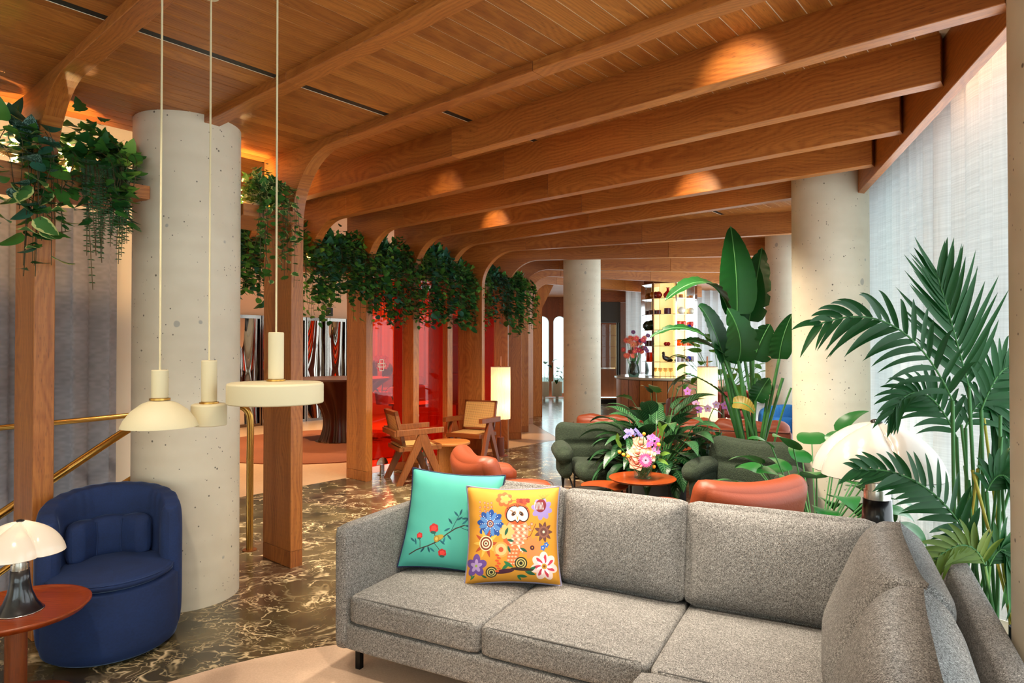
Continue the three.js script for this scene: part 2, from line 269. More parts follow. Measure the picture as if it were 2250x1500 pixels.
const A_ = [[1, 4.30, 0, 'oak arch with its post at the left edge behind the blue chair'], [3, 4.29, 0, 'oak arch whose post stands beside the brass rail and disc pendant'],
  [4, 6.40, 2.55, 'short oak arch on the planter ledge just behind the disc pendant post'], [5, 6.42, 2.55, 'oak arch ending on the planter ledge above the lift sign'],
  [6, 6.38, 0, 'oak arch with the post at the left end of the red glass'], [7, 6.38, 0, 'oak arch with its post right behind the left cane chair'], [8, 6.52, 0, 'oak arch with its post between the two cane chairs']];
for (const [k, m0, post, label] of A_) arch(W(m0, nMid(k) - (k === 1 ? 0.063 : 0)), TURN, k === 3 ? 3.25 : Math.max(ceilY(k), ceilY(k - 1)) + 0.02, m0 - mTrim(nMid(k)) - (k === 8 ? 0.5 : 0.02), post, label);
{ // the beam that runs into the big round column
  const o = thing('timber_beam', 'oak ceiling beam running into the top of the big round concrete column', 'beam', W(4.1, nMid(2)), TURN), len = 4.1 - mTrim(nMid(2));
  for (const [a, b, m] of [[0, 1.0, M.oakB], [1.002, len, M.oakA]]) part(o, 'beam', chamfer(a, 3.0, -TH / 2, b, 3.07, TH / 2, 0.003, 'x', a * 3 + 2), m);
}
const turnOf = (x, d) => Math.atan2(d, x);    // direction (x, forward) for local +x
const fan = [[-0.42, 9.46, 0.926, -0.377, 4.6, 'oak arch with its post behind the right cane chair'], [-0.06, 10.33, 0.991, -0.136, 5.0, 'oak arch with its post behind the near pleated floor lamp'],
  [0.16, 11.43, 0.991, 0.135, 5.6, 'slim oak arch just beyond the pleated floor lamp'], [0.30, 12.42, 0.930, 0.366, 5.6, 'farther oak arch fanning out beyond the floor lamp'], [0.42, 13.8, 0.768, 0.640, 6.2, 'farthest oak arch fanning away towards the lit bar']];
for (const [x, d, ex, ed, len, label] of fan) arch([x, 0, -d], turnOf(ex, ed), 3.35, len, 0, label);
{ // broad pillar and panelled wall at the end of the passage
  const o = struct('wall_passage'); const g = new THREE.ExtrudeGeometry(new THREE.Shape([[0, 0], [0.3, 0], [0.3, 2.55], [0.45, 2.85], [0.7, 3.35], [-0.4, 3.35], [-0.12, 2.85], [0, 2.55]].map((q) => new THREE.Vector2(...q))), { depth: 0.3, bevelEnabled: false });
  part(o, 'pillar', boxUV(g, 'y', 3), M.oakA, [0.41, 0, -15.5]);
  part(o, 'panel', B(-0.75, 0, 0, 0.41, 3.35, 0.06, 'y', 5), M.walnut, [0, 0, -15.42]);
  part(o, 'handle', cyl(0.012, 0.012, 0.12, 8), M.brass, [0.03, 1.0, -15.33]);
}
// ------------------------------------------------------------------ window side: trim, glazing, sheer curtain
{
  const a = Math.atan2(0.952, 0.3057), L = 17, p0 = [rightX(-2.2), 0, 2.2];
  const trim = struct('trim_1', null, null, p0, a);
  for (let k = 0; k < 5; k++) part(trim, 'fascia', chamfer(k * 3.4 + 0.001, 2.94, -0.03, k * 3.4 + 3.399, 3.36, 0.03, 0.003, 'x', k * 2), k % 2 ? M.oakB : M.oakA, [0, 0, 0.03]);
  part(trim, 'cover', B(0, 3.36, -0.03, L, 3.4, 0.75), M.cream);
  const win = struct('window_1', null, null, [rightX(-3.6) + 0.62, 0, 3.6], a);
  const WL = 22;
  part(win, 'sill', B(0, 0, 0, WL, 0.14, 0.2), M.white); part(win, 'head', B(0, 3.05, 0, WL, 3.75, 0.2), M.white);
  for (let k = 0; k <= 11; k++) part(win, 'mullion', B(k * 2 - 0.04, 0.14, 0.05, k * 2 + 0.04, 3.05, 0.15), std({ color: '#3b3b3a', roughness: 0.5 }));
  for (let k = 0; k < 11; k++) part(win, 'pane', B(k * 2 + 0.04, 0.14, 0.095, k * 2 + 1.96, 3.05, 0.105), M.clear);
  // curtain hanging from the ceiling behind the trim, up to the second right-hand column
  const pleat = (len, per, amp, H, y0, ph = 0, nv = 6) => grid(Math.round(len / per * 14), nv, (u, v) => { const s = u * len, q = s / per * Math.PI * 2, w = 0.75 + 0.35 * Math.sin(s * 2.7 + 1) + 0.2 * Math.sin(s * 6.1); return [s + 0.25 * amp * Math.sin(q * 2 + ph), y0 + v * H, amp * w * Math.sin(q + ph + 0.6 * Math.sin(s * 1.9)) * (0.8 + 0.2 * (1 - v))]; });
  const met = (g, w, h) => { const uv = g.attributes.uv; for (let i = 0; i < uv.count; i++) uv.setXY(i, uv.getX(i) * w, uv.getY(i) * h); return g; };
  const sheer = phys({ map: sheerTex, color: '#f3f5f8', roughness: 1, transmission: 0.42, thickness: 0, ior: 1.05, specularIntensity: 0.1 });
  const c1 = thing('sheer_curtain', 'long white sheer curtain filling the window on the right', 'curtain', [rightX(0.2) + 0.3, 0, -0.2], a);
  part(c1, 'curtain_panel', met(pleat(4.2, 0.23, 0.062, 3.3, 0.02), 4.2, 3.3), sheer); part(c1, 'curtain_panel', met(pleat(4.4, 0.25, 0.062, 3.3, 0.02, 1.1), 4.4, 3.3), sheer, [4.22, 0, 0.02]);
  part(c1, 'curtain_track', B(0, 3.32, -0.03, 8.7, 3.345, 0.03), M.white);
  // warm light strip in the slot above the curtain
  const strip = thing('cove_light', 'warm light strip hidden in the slot above the right-hand curtain', 'light', [rightX(1.0) + 0.1, 3.3, -1.0], a);
  part(strip, 'led_strip', B(0, 0.02, -0.012, 6, 0.035, 0.012), std({ color: '#fff', emissive: WARM, emissiveIntensity: 3 }));
  const l = new THREE.RectAreaLight(WARM, 24, 6, 0.05); l.position.set(rightX(1.0) + 0.1 + 3 * 0.3057, 3.30, -1.0 - 3 * 0.952); l.lookAt(l.position.x + 0.952 * 0.3, 0, l.position.z + 0.3057 * 0.3); scene.add(l);
  // far end: curtained glass wall behind the bar with a glazed door
  const far = struct('window_2', null, null, [2.2, 0, -19]);
  part(far, 'head', B(0, 2.95, -0.1, 7.2, 3.75, 0.1), M.walnut); part(far, 'dark_header', B(0, 2.35, -0.1, 0.95, 2.95, 0.15), std({ color: '#2b2622', roughness: 0.6 })); part(far, 'sill', B(0.95, 0, -0.1, 7.2, 0.1, 0.1), M.white);
  for (const x of [0, 0.95, 2.2, 3.5, 4.8, 6.1, 7.15]) part(far, 'mullion', B(x - 0.03, 0, -0.06, x + 0.03, 2.95, 0.06), M.steelBlack);
  for (const [x0, x1] of [[0.98, 2.17], [2.23, 3.47], [3.53, 4.77], [4.83, 6.07], [6.13, 7.12]]) part(far, 'pane', B(x0, 0.1, -0.01, x1, 2.95, 0.01), M.clear);
  const door = struct('door_1', null, null, [2.25, 0, -18.85]); part(door, 'pane', B(0, 0.1, -0.01, 0.8, 2.3, 0.01), M.clear); part(door, 'rail', B(0, 0, -0.03, 0.84, 0.12, 0.03), M.steelBlack); part(door, 'push_bar', B(0.1, 1.0, 0.04, 0.75, 1.04, 0.07), M.chrome); part(door, 'stile', B(0.8, 0, -0.03, 0.84, 2.35, 0.03), M.steelBlack);
  const c2 = thing('sheer_curtain', 'white sheer curtain behind the lit bar at the far end', 'curtain', [3.25, 0, -18.5], 0.06);
  part(c2, 'curtain_panel', met(pleat(4.6, 0.24, 0.05, 3.25, 0.02, 0.4, 3), 4.6, 3.25), sheer);
  // far arched windows beyond the passage
  const fw = struct('window_3', null, null, [-0.4, 0, -21.6]);
  const fr = new THREE.Shape(); fr.moveTo(-1, 0); fr.lineTo(4.2, 0); fr.lineTo(4.2, 3.75); fr.lineTo(-1, 3.75);
  for (let k = 0; k < 6; k++) { const x = 0.06 + k * 0.57, hp = new THREE.Path(); hp.moveTo(x, 0.12); hp.lineTo(x + 0.42, 0.12); hp.lineTo(x + 0.42, 2.45); hp.absarc(x + 0.21, 2.45, 0.21, 0, Math.PI, false); hp.lineTo(x, 0.12); fr.holes.push(hp); }
  part(fw, 'arcade', boxUV(new THREE.ExtrudeGeometry(fr, { depth: 0.25, bevelEnabled: false }), 'y'), M.walnut);
  part(fw, 'pane', B(0, 0.1, 0.05, 3.6, 2.75, 0.06), phys({ color: '#e2f2ee', roughness: 0.35, transmission: 1, thickness: 0 }));
}
// ------------------------------------------------------------------ concrete columns
for (const [x, d, R, top, label] of [[-2.123, 4.228, 0.318, 3.06, 'big round concrete column behind the blue chair'], [2.885, 5.86, 0.318, 3.26, 'round concrete column beside the window behind the green armchairs'], [1.20, 11.08, 0.318, 3.34, 'slender round concrete column in the middle distance'], [4.0, 9.3, 0.33, 3.34, 'round concrete column half hidden behind the bird of paradise plant'], [1.819, 1.844, 0.318, 3.06, 'concrete column cut off by the right edge of the picture']]) {
  const g = new THREE.CylinderGeometry(R, R, top, 64, 1, true).translate(0, top / 2, 0), uv = g.attributes.uv; for (let i = 0; i < uv.count; i++) uv.setXY(i, uv.getX(i) * 2 * Math.PI * R + d, uv.getY(i) * top + x);
  const o = thing('concrete_column', label, 'column', [x, 0, -d]); part(o, 'shaft', g, M.concrete, null, [0, x * 3, 0]); part(o, 'base_joint', new THREE.CylinderGeometry(R - 0.004, R - 0.004, 0.012, 48).translate(0, 0.006, 0), M.black);
}
// ------------------------------------------------------------------ left: stair side with grey curtain, cream wall, ledges, rails
const wallT = (name, m, n0, n1, y0, y1, mat, th = 0.12) => struct(name, B(0, y0, 0, th, y1, n1 - n0), mat, W(m + th, n1), TURN);
wallT('wall_stair', 6.35, -4.5, 2.9, -1.6, 3.7, M.cream);
struct('wall_stair_end', B(-2.0, -1.6, 0, 0, 3.7, 0.1), M.white, W(6.35, 2.9), TURN);
{
  const g = grid(220, 4, (u, v) => { const s = u * 5.4, q = s / 0.27 * Math.PI * 2; return [0.045 * Math.sin(q + Math.sin(s * 2.2)) * (0.8 + 0.4 * Math.sin(s * 1.3)), -1.5 + v * 4.25, s + 0.02 * Math.sin(q * 2)]; });
  solo('grey_curtain', g, std({ map: napTex, color: '#a09a9c', roughness: 0.95 }), 'pleated grey curtain behind the brass stair rails on the left', 'curtain', W(6.2, 2.02), TURN);
}
const led = (m0, m1, n0, n1, label) => { const o = thing('planter_ledge', label, 'ledge', W(m1, n1), TURN, 'oak planter ledges'); part(o, 'shelf', chamfer(0, 2.5, 0, m1 - m0, 2.58, n1 - n0, 0.004, 'z', n0), M.oakA); return o; };
led(4.20, 4.72, -1.2, 1.545, 'oak planter ledge between the left post and the big column');
led(4.20, 4.72, 2.13, 2.541, 'short oak planter ledge between the big column and the pendant post');
led(6.36, 6.82, 1.9, 4.77, 'oak planter ledge over the opening to the lift lobby');
led(6.36, 6.82, 4.87, 6.25, 'oak planter ledge over the red glass panes');
{
  const o = thing('planter_ledge', 'oak planter ledge running over the cane chairs to the floor lamp', 'ledge', [-0.62, 0, -9.9], Math.atan2(1.0, 0.62), 'oak planter ledges'); part(o, 'shelf', chamfer(-0.9, 2.5, -0.2, 1.5, 2.58, 0.2, 0.004, 'x', 4), M.oakA);
}
{
  const rail = (pts, label, seg = 40) => solo('brass_handrail', tube(pts, 0.021, seg, 12), M.brass, label, 'handrail');
  const q = (m, n, y) => W(m, n, y);
  rail([q(5.93, -2.2, 0.96), q(5.93, 0, 1.01), q(5.92, 1.2, 1.02), q(5.92, 2.6, 1.06)], 'level brass handrail along the grey curtain');
  const o = thing('stair_rail', 'bent brass stair rail standing between the big column and the post', 'handrail', [-2.08, 0, -5.14]);
  const P = (m, n, y) => { const w = W(m, n, y); return [w[0] + 2.08, w[1], w[2] + 5.14]; };
  part(o, 'rail', tube([[0.0, 0, 0], [0, 0.7, 0], [0.0, 1.02, 0], [-0.03, 1.12, 0.015], [-0.13, 1.165, 0.05], P(4.98, 2.3, 1.15), P(5.0, 1.95, 1.13), P(5.0, 1.72, 1.04), P(5.0, 0.98, 0.57), P(5.0, 0.2, 0.08), P(5.0, -0.6, -0.43)], 0.027, 120, 12), M.brass);
  part(o, 'lower_rail', tube([P(5.0, 2.2, 0.82), P(5.0, 1.72, 0.68), P(5.0, 0.98, 0.21), P(5.0, 0.2, -0.28), P(5.0, -0.6, -0.8)], 0.02, 60, 10), M.brass);
  part(o, 'base_plate', cyl(0.055, 0.055, 0.008, 24), std({ color: '#b3774a', metalness: 1, roughness: 0.35 }));
  part(o, 'collar', cyl(0.029, 0.029, 0.006, 16), M.brass, [0, 0.72, 0]);
}
// ------------------------------------------------------------------ lift lobby behind the posts
wallT('wall_lobby', 12.75, -2, 9.55, 0, 3.75, M.peach, 0.15);
{ // street window in the lobby wall: opening n 9.6 .. 11.75
  wallT('wall_lobby_end', 12.75, 11.95, 15.5, 0, 3.75, M.peach, 0.15);
  wallT('wall_lobby_head', 12.75, 9.55, 11.95, 2.75, 3.75, M.peach, 0.15); wallT('wall_lobby_sill', 12.75, 9.55, 11.95, 0, 0.62, M.peach, 0.15);
  const w = struct('window_4', null, null, W(12.9, 11.95), TURN);
  for (const z of [0.0, 1.05, 1.9, 2.34]) part(w, 'mullion', B(0, 0.62, z, 0.1, 2.75, z + 0.06), M.white);
  part(w, 'sill', B(0, 0.58, 0, 0.3, 0.63, 2.4), M.white); part(w, 'transom', B(0.02, 2.2, 0, 0.08, 2.26, 2.4), M.white);
  for (const [a, b] of [[0.06, 1.05], [1.11, 1.9], [1.96, 2.34]]) part(w, 'pane', B(0.04, 0.63, a, 0.05, 2.74, b), M.clear);
  // the street outside
  const house = thing('brick_house', 'brick house across the street seen through the red glass', 'building', W(22, 17), TURN);
  part(house, 'brick_wall', B(0, -1, -1.0, 0.4, 7, 2.9, 'z'), std({ map: brickTex, roughness: 0.9 })); part(house, 'plaster_wall', B(0, -1, 2.9, 0.3, 4.2, 7), std({ color: '#a8784e', roughness: 0.9 }));
  for (const [z, y] of [[0.6, 1.2], [3.6, 1.0], [5.2, 1.0]]) { const f = part(house, 'window', B(-0.06, y, z, 0.02, y + 1.5, z + 0.9), M.white, [0.42, 0, 0]); part(f, 'window_glass', B(0.02, y + 0.1, z + 0.1, 0.03, y + 1.4, z + 0.8), std({ color: '#20262a', roughness: 0.1 })); }
  part(house, 'roof', B(-0.3, 4.2, 2.7, 0.7, 4.5, 7.2), std({ color: '#5a4436', roughness: 0.9 }));
  const car = thing('parked_car', 'pale parked car outside the lobby window', 'car', W(15.6, 11.2, -0.1), TURN + Math.PI / 2);
  part(car, 'car_body', softBox(4.2, 0.55, 1.7, 0.2, [0.05, 0.05, 0.03], 10).translate(0, 0.62, 0), phys({ color: '#dfe3ea', roughness: 0.25, clearcoat: 0.8 })); part(car, 'cabin', softBox(2.2, 0.5, 1.4, 0.22, [0.05, 0.05, 0.02], 10).translate(-0.1, 1.08, 0), std({ color: '#2a3036', roughness: 0.1 }));
  for (const [x, z] of [[-1.3, 0.8], [1.3, 0.8], [-1.3, -0.8], [1.3, -0.8]]) part(car, 'wheel', new THREE.CylinderGeometry(0.32, 0.32, 0.2, 20).rotateX(Math.PI / 2), M.black, [x, 0.32, z]);
  struct('street', B(0, -0.16, -14, 30, -0.1, 14), std({ color: '#6d6a66', roughness: 0.9 }), W(43, 16), TURN);
}
{ // mirrored lockers along the lobby wall
  for (let k = 0; k < 12; k++) {
    const n = 9.4 - k * 0.52, o = thing('mirror_locker', 'polished mirror panel number ' + ['one', 'two', 'three', 'four', 'five', 'six', 'seven', 'eight', 'nine', 'ten', 'eleven', 'twelve'][k] + ' from the red glass along the lobby wall', 'mirror', W(12.72, n), TURN, 'mirrored lift panels');
    const bow = 0.05 + 0.03 * ((k * 7) % 3);
    part(o, 'mirror_door', grid(16, 4, (u, v) => [0.03 + bow * Math.sin(u * Math.PI * (k % 2 ? 2 : 1)) * (0.6 + 0.4 * Math.cos(v * 6.3)), 0.06 + v * 2.15, u * 0.44 + 0.03]), M.mirror);
    part(o, 'frame', merge([B(0, 0, 0, 0.09, 2.28, 0.03), B(0, 0, 0.47, 0.09, 2.28, 0.5), B(0, 2.21, 0.03, 0.09, 2.28, 0.47), B(0, 0, 0.03, 0.09, 0.06, 0.47)]), std({ color: '#7d746c', roughness: 0.15, metalness: 1 }));
  }
  for (const [n, ch, lab] of [[8.5, 'C', 'small black square sign with a white letter C on the lobby wall'], [7.15, 'B', 'small black sign beside the big column on the lobby wall']]) {
    const c = document.createElement('canvas'); c.width = c.height = 128; const g = c.getContext('2d'); g.fillStyle = '#120d0c'; g.fillRect(0, 0, 128, 128); g.fillStyle = '#eee7df'; g.font = '84px sans-serif'; g.textAlign = 'center'; if (ch === 'C') g.fillText(ch, 64, 94);
    const t = new THREE.CanvasTexture(c); t.colorSpace = THREE.SRGBColorSpace;
    const o = thing('lift_sign', lab, 'sign', W(12.735, n, 2.43), TURN); part(o, 'sign_plate', new THREE.BoxGeometry(0.02, 0.19, 0.17), M.black); part(o, 'sign_face', new THREE.PlaneGeometry(0.17, 0.19).rotateY(Math.PI / 2), std({ map: t, roughness: 0.5 }), [0.0105, 0, 0]);
  }
}
// closing walls
struct('wall_left', B(-0.2, -1.6, -9, 0, 3.75, 3.8), M.cream, [-9.8, 0, 0]);
{ // wall behind the photographer: tall openings
  const w = struct('wall_back', null, null, [0, 0, 3.7]);
  for (const [a, b] of [[-9.9, -4.6], [-1.75, -1.45], [1.4, 3.2]]) part(w, 'pier', B(a, -0.2, 0, b, 3.75, 0.25), M.cream); part(w, 'head', B(-9.9, 3.0, 0, 3.2, 3.75, 0.25), M.cream); part(w, 'sill', B(-4.6, -0.2, 0, 1.4, 0.75, 0.25), M.cream);
  const win = struct('window_5', null, null, [0, 0, 3.82]); for (const [a, b] of [[-4.6, -1.75], [-1.45, 1.4]]) part(win, 'pane', B(a, 0.75, 0, b, 3.0, 0.01), M.clear);
}
struct('wall_far', B(-4, 0, -0.2, 0.0, 3.75, 0), M.cream, [-0.6, 0, -21.4]);
struct('wall_far_right', B(0, 0, -2.7, 0.15, 3.75, 0), M.cream, [2.2, 0, -18.95]);
struct('wall_right_end', B(0, 0, 0, 2.6, 3.75, 0.15), M.cream, [7.3, 0, -20.2]);
// ------------------------------------------------------------------ grey corner sofa
const SOFA = -27.4 * Math.PI / 180;
{
  const o = thing('corner_sofa', 'large light grey woven corner sofa filling the foreground', 'sofa', [-0.80, 0, -3.15], SOFA);
  const sb = (t0, t1, s0, s1, y0, y1, r, puff, seg = 12, shape) => softBox(t1 - t0, y1 - y0, s1 - s0, r, puff, seg, shape).translate((t0 + t1) / 2, (y0 + y1) / 2, -(s0 + s1) / 2);
  const seam = (pts) => tube(pts, 0.0035, 40, 5);
  part(o, 'base', merge([sb(-0.07, 2.6, 0.0, 0.9, 0.13, 0.27, 0.025, [0, 0, 0]), sb(1.47, 2.6, -1.32, 0.1, 0.13, 0.27, 0.025, [0, 0, 0])]), M.wool);
  part(o, 'armrest', sb(-0.085, 0.0, -0.005, 0.9, 0.13, 0.73, 0.03, [0.006, 0.004, 0.004]), M.wool);
  part(o, 'back_frame', merge([sb(-0.085, 2.6, 0.8, 0.9, 0.13, 0.74, 0.035, [0, 0.005, 0.01], 12), sb(2.5, 2.6, -1.32, 0.9, 0.13, 0.74, 0.035, [0.01, 0.005, 0])]), M.wool);
  const seat = (t0, t1, s0, s1) => { const m = part(o, 'seat_cushion', sb(t0, t1, s0, s1, 0.262, 0.405, 0.032, [0.004, 0.018, 0.006], 16), M.wool); part(m, 'seam', seam([[t0 + 0.035, 0.402, -s0 + 0.0], [(t0 + t1) / 2, 0.406, -s0 + 0.004], [t1 - 0.035, 0.402, -s0]].map(([x, y, z]) => [x, y - 0.008, z - 0.012])), M.wool); return m; };
  seat(0.003, 0.735, 0.0, 0.72); seat(0.739, 1.488, 0.0, 0.72); seat(1.492, 2.4, -0.035, 0.72); seat(1.46, 2.4, -1.31, -0.04);
  const back = (t0, t1, lean = 0.2) => part(o, 'back_cushion', softBox(t1 - t0, 0.47, 0.19, 0.06, [0.004, 0.008, 0.035], 16, (q, ux, uy, uz) => { const e = Math.max(Math.abs(ux) ** 6, Math.abs(uy) ** 6); q.z *= 1 - 0.45 * e; q.x += Math.sign(ux) * 0.012 * Math.abs(ux) ** 8 * Math.abs(uy) ** 4; q.y += 0.012 * Math.abs(ux) ** 6 * (uy > 0 ? 1 : 0); }), M.wool, [(t0 + t1) / 2, 0.63, -0.70], [-lean, 0, 0]);
  back(0.03, 0.84); back(0.845, 1.475); back(1.48, 2.27);
  const rb = (s0, s1, turn, x) => { const sheet = (sd) => grid(30, 26, (a, b) => { const u = a * 2 - 1, v = b * 2 - 1, e = Math.pow(Math.max(0, (1 - u ** 6) * (1 - v ** 6)), 0.42); return [-sd * 0.145 * e * (1 - 0.12 * v), v * 0.255 + (v > 0 ? 0.02 * u ** 4 : 0), u * (s1 - s0) / 2 * (1 - 0.02 * (1 - v * v))]; }); const g = merge([sheet(1), sheet(-1)]); part(o, 'back_cushion', smooth(g), M.wool, [x, 0.655, -(s0 + s1) / 2], [0, turn, -0.32]); };
  rb(-0.2, 0.58, 0.03, 2.27); rb(-0.98, -0.205, -0.02, 2.26);
  for (const [t, s] of [[0.0, 0.09], [0.0, 0.8], [1.55, -1.2], [2.5, -1.2], [2.5, 0.8], [1.3, 0.1]]) part(o, 'leg', B(-0.014, 0, -0.014, 0.014, 0.14, 0.014), M.steelBlack, [t, 0, -s]);
}
// ------------------------------------------------------------------ cushions with print
function pillow(w, h, T) {
  const f = (side) => grid(36, 36, (a, b) => {
    const u = a * 2 - 1, v = b * 2 - 1, e = Math.pow(Math.max(0, (1 - u ** 4) * (1 - v ** 4)), 0.55);
    const wr = 0.004 * Math.sin(u * 17 + v * 5) * Math.abs(v) ** 4 + 0.004 * Math.sin(v * 15 + u * 4) * Math.abs(u) ** 4;
    return [u * w / 2 * (1 - 0.075 * (1 - v * v) * Math.abs(u) ** 2), v * h / 2 * (1 - 0.075 * (1 - u * u) * Math.abs(v) ** 2), side * (T / 2 * e + wr * e)];
  });
  const A = f(1), Bk = f(-1); const rim = [];
  for (let i = 0; i < 80; i++) { const k = Math.floor(i / 20), t = (i % 20) / 20 * 2 - 1, [u, v] = [[t, -1], [1, t], [-t, 1], [-1, -t]][k]; rim.push([u * w / 2 * (1 - 0.075 * (1 - v * v) * u * u), v * h / 2 * (1 - 0.075 * (1 - u * u) * v * v), 0]); }
  return { A, Bk, rim: tube(rim, 0.0055, 160, 6, true) };
}
const canvas = (w, h) => { const c = document.createElement('canvas'); c.width = w; c.height = h; return [c, c.getContext('2d')]; };
const ctex = (c) => { const t = new THREE.CanvasTexture(c); t.colorSpace = THREE.SRGBColorSpace; return t; };
const ell = (g, x, y, a, b, rot, fill) => { g.fillStyle = fill; g.beginPath(); g.ellipse(x, y, a, b, rot, 0, 7); g.fill(); };
const petals = (g, x, y, n, r, w, fill, off = 0, r0 = 0.5) => { for (let k = 0; k < n; k++) { const a = off + k / n * Math.PI * 2; ell(g, x + Math.cos(a) * r * r0, y + Math.sin(a) * r * r0, r * 0.52, w, a, fill); } };
const leafP = (g, x, y, a, L, w, fill) => { g.save(); g.translate(x, y); g.rotate(a); g.fillStyle = fill; g.beginPath(); g.moveTo(0, 0); g.quadraticCurveTo(L / 2, -w, L, 0); g.quadraticCurveTo(L / 2, w, 0, 0); g.fill(); g.restore(); };
const stroke = (g, pts, w, col) => { g.strokeStyle = col; g.lineWidth = w; g.lineCap = 'round'; g.beginPath(); g.moveTo(...pts[0]); for (let i = 1; i < pts.length; i++) g.lineTo(...pts[i]); g.stroke(); };
const tealPrint = (() => {
  const [c, g] = canvas(1024, 1024); g.fillStyle = '#4fb3a4'; g.fillRect(0, 0, 1024, 1024);
  stroke(g, [[130, 900], [210, 850], [330, 800], [440, 740], [520, 660], [600, 600], [690, 560]], 11, '#3a2a24'); stroke(g, [[250, 830], [240, 760], [225, 720]], 6, '#3a2a24'); stroke(g, [[400, 765], [400, 700], [370, 640]], 6, '#3a2a24'); stroke(g, [[400, 770], [450, 820], [470, 850]], 6, '#3a2a24');
  stroke(g, [[560, 620], [590, 540], [620, 470]], 6, '#23505a'); stroke(g, [[640, 580], [700, 600], [760, 610]], 6, '#23505a');
  for (const [x, y, a] of [[600, 520, -0.6], [615, 480, -2.4], [625, 470, -1.3], [660, 555, -0.7], [690, 560, 0.1], [720, 605, -0.4], [735, 612, 0.7], [560, 560, -2.3], [545, 600, 2.6], [520, 665, 0.8], [500, 690, 1.7], [450, 730, 0.6], [330, 800, 1.2], [350, 815, 0.6], [300, 815, 2.2], [200, 800, -1.9], [180, 770, -2.6], [650, 500, -0.2], [690, 520, -0.7]]) leafP(g, x, y, a, 74, 20, pick(['#135a66', '#1d7280', '#17606d', '#0f4d5c']));
  for (const [x, y, r] of [[225, 705, 34], [372, 620, 50], [490, 860, 44]]) { petals(g, x, y, 6, r, r * 0.5, '#c22a2c', 0.3); petals(g, x, y, 5, r * 0.6, r * 0.3, '#e8443c'); ell(g, x, y + r * 0.8, r * 0.6, r * 0.3, 0, '#1f5a50'); }
  ell(g, 440, 705, 50, 26, -0.5, '#b39a3a'); ell(g, 415, 720, 30, 34, 0, '#a4852c'); ell(g, 415, 720, 16, 18, 0, '#d0b45a');
  return ctex(c);
})();
const owlPrint = (() => {
  const [c, g] = canvas(1024, 1024); g.fillStyle = '#d9982f'; g.fillRect(0, 0, 1024, 1024);
  const rings = (x, y, list) => list.forEach(([r, col]) => ell(g, x, y, r, r, 0, col));
  // stems and berries
  for (let k = 0; k < 16; k++) { const x = 150 + (k % 4) * 42 + (k * 13) % 17, y = 170 + Math.floor(k / 4) * 46 + (k * 7) % 15; stroke(g, [[x, y], [x + 18, y + 60]], 4, '#c46a2a'); rings(x, y, [[13, '#8c2b22'], [9, '#f3d6b0'], [5, '#b5473a']]); }
  petals(g, 420, 130, 7, 90, 34, '#e8612c', 0.3); petals(g, 430, 130, 5, 60, 22, '#f4a05a', 0); ell(g, 440, 122, 36, 24, 0, '#d6b24a');
  for (let k = 0; k < 11; k++) ell(g, 570 + (k % 4) * 34, 135 + Math.floor(k / 4) * 22, 24, 15, 0.2, k % 2 ? '#8e2a20' : '#b5402a'); stroke(g, [[540, 140], [500, 150]], 5, '#6a2018');
  petals(g, 830, 240, 8, 120, 34, '#9a86c4', 0.2); ell(g, 815, 205, 62, 72, 0.2, '#7c1f28'); for (let k = -3; k < 4; k++) stroke(g, [[790 + k * 14, 170], [800 + k * 16, 245]], 6, '#f3e6dc'); for (let k = -3; k < 4; k++) stroke(g, [[840, 140], [850 + k * 20, 80]], 4, '#5d6b2c');
  // big blue star flower
  petals(g, 270, 400, 8, 150, 36, '#1f4fa0', 0.1); petals(g, 270, 400, 8, 130, 22, '#5a8ed0', 0.5); for (let k = 0; k < 8; k++) { const a = k / 8 * 6.283; for (let j = 2; j < 6; j++) ell(g, 270 + Math.cos(a) * j * 22, 400 + Math.sin(a) * j * 22, 5, 5, 0, '#fff'); } rings(270, 400, [[38, '#7a2330'], [28, '#e8c6a0'], [18, '#35458e'], [8, '#e8c6a0']]);
  // owl
  ell(g, 545, 520, 130, 190, 0.15, '#e2622e'); ell(g, 560, 480, 120, 150, 0.1, '#e9a27e'); for (let j = 0; j < 7; j++) for (let k = 0; k < 6; k++) ell(g, 480 + k * 32 + (j % 2) * 16, 420 + j * 34, 15, 11, 0.3, (j + k) % 2 ? '#f6dcc4' : '#d9765a');
  ell(g, 560, 290, 135, 118, 0.05, '#d85a26'); for (let k = 0; k < 12; k++) ell(g, 455 + k * 19, 195 + Math.abs(k - 5.5) * 7, 7, 7, 0, '#5a1c14');
  ell(g, 512, 292, 68, 92, 0.45, '#3a1c14'); ell(g, 613, 292, 68, 92, -0.45, '#3a1c14'); leafP(g, 562, 300, 1.57, 92, 60, '#3a1c14'); ell(g, 514, 291, 58, 82, 0.45, '#fff6ea'); ell(g, 611, 291, 58, 82, -0.45, '#fff6ea'); leafP(g, 562, 300, 1.57, 80, 48, '#fff6ea');
  ell(g, 522, 292, 19, 30, 0.75, '#7a4a2e'); ell(g, 603, 292, 19, 30, -0.75, '#7a4a2e'); ell(g, 523, 293, 13, 18, 0.6, '#2a120a'); ell(g, 602, 293, 13, 18, -0.6, '#2a120a'); ell(g, 527, 288, 3.5, 3.5, 0, '#fff'); ell(g, 598, 288, 3.5, 3.5, 0, '#fff'); stroke(g, [[556, 220], [540, 270], [552, 330]], 4, '#c89a70'); stroke(g, [[568, 220], [584, 270], [572, 330]], 4, '#c89a70'); leafP(g, 562, 318, 1.57, 46, 13, '#c9a35a'); for (let k = 0; k < 9; k++) stroke(g, [[490 + k * 4, 265 + k * 2], [478 + k * 4, 250 + k]], 2, '#8a5a3a');
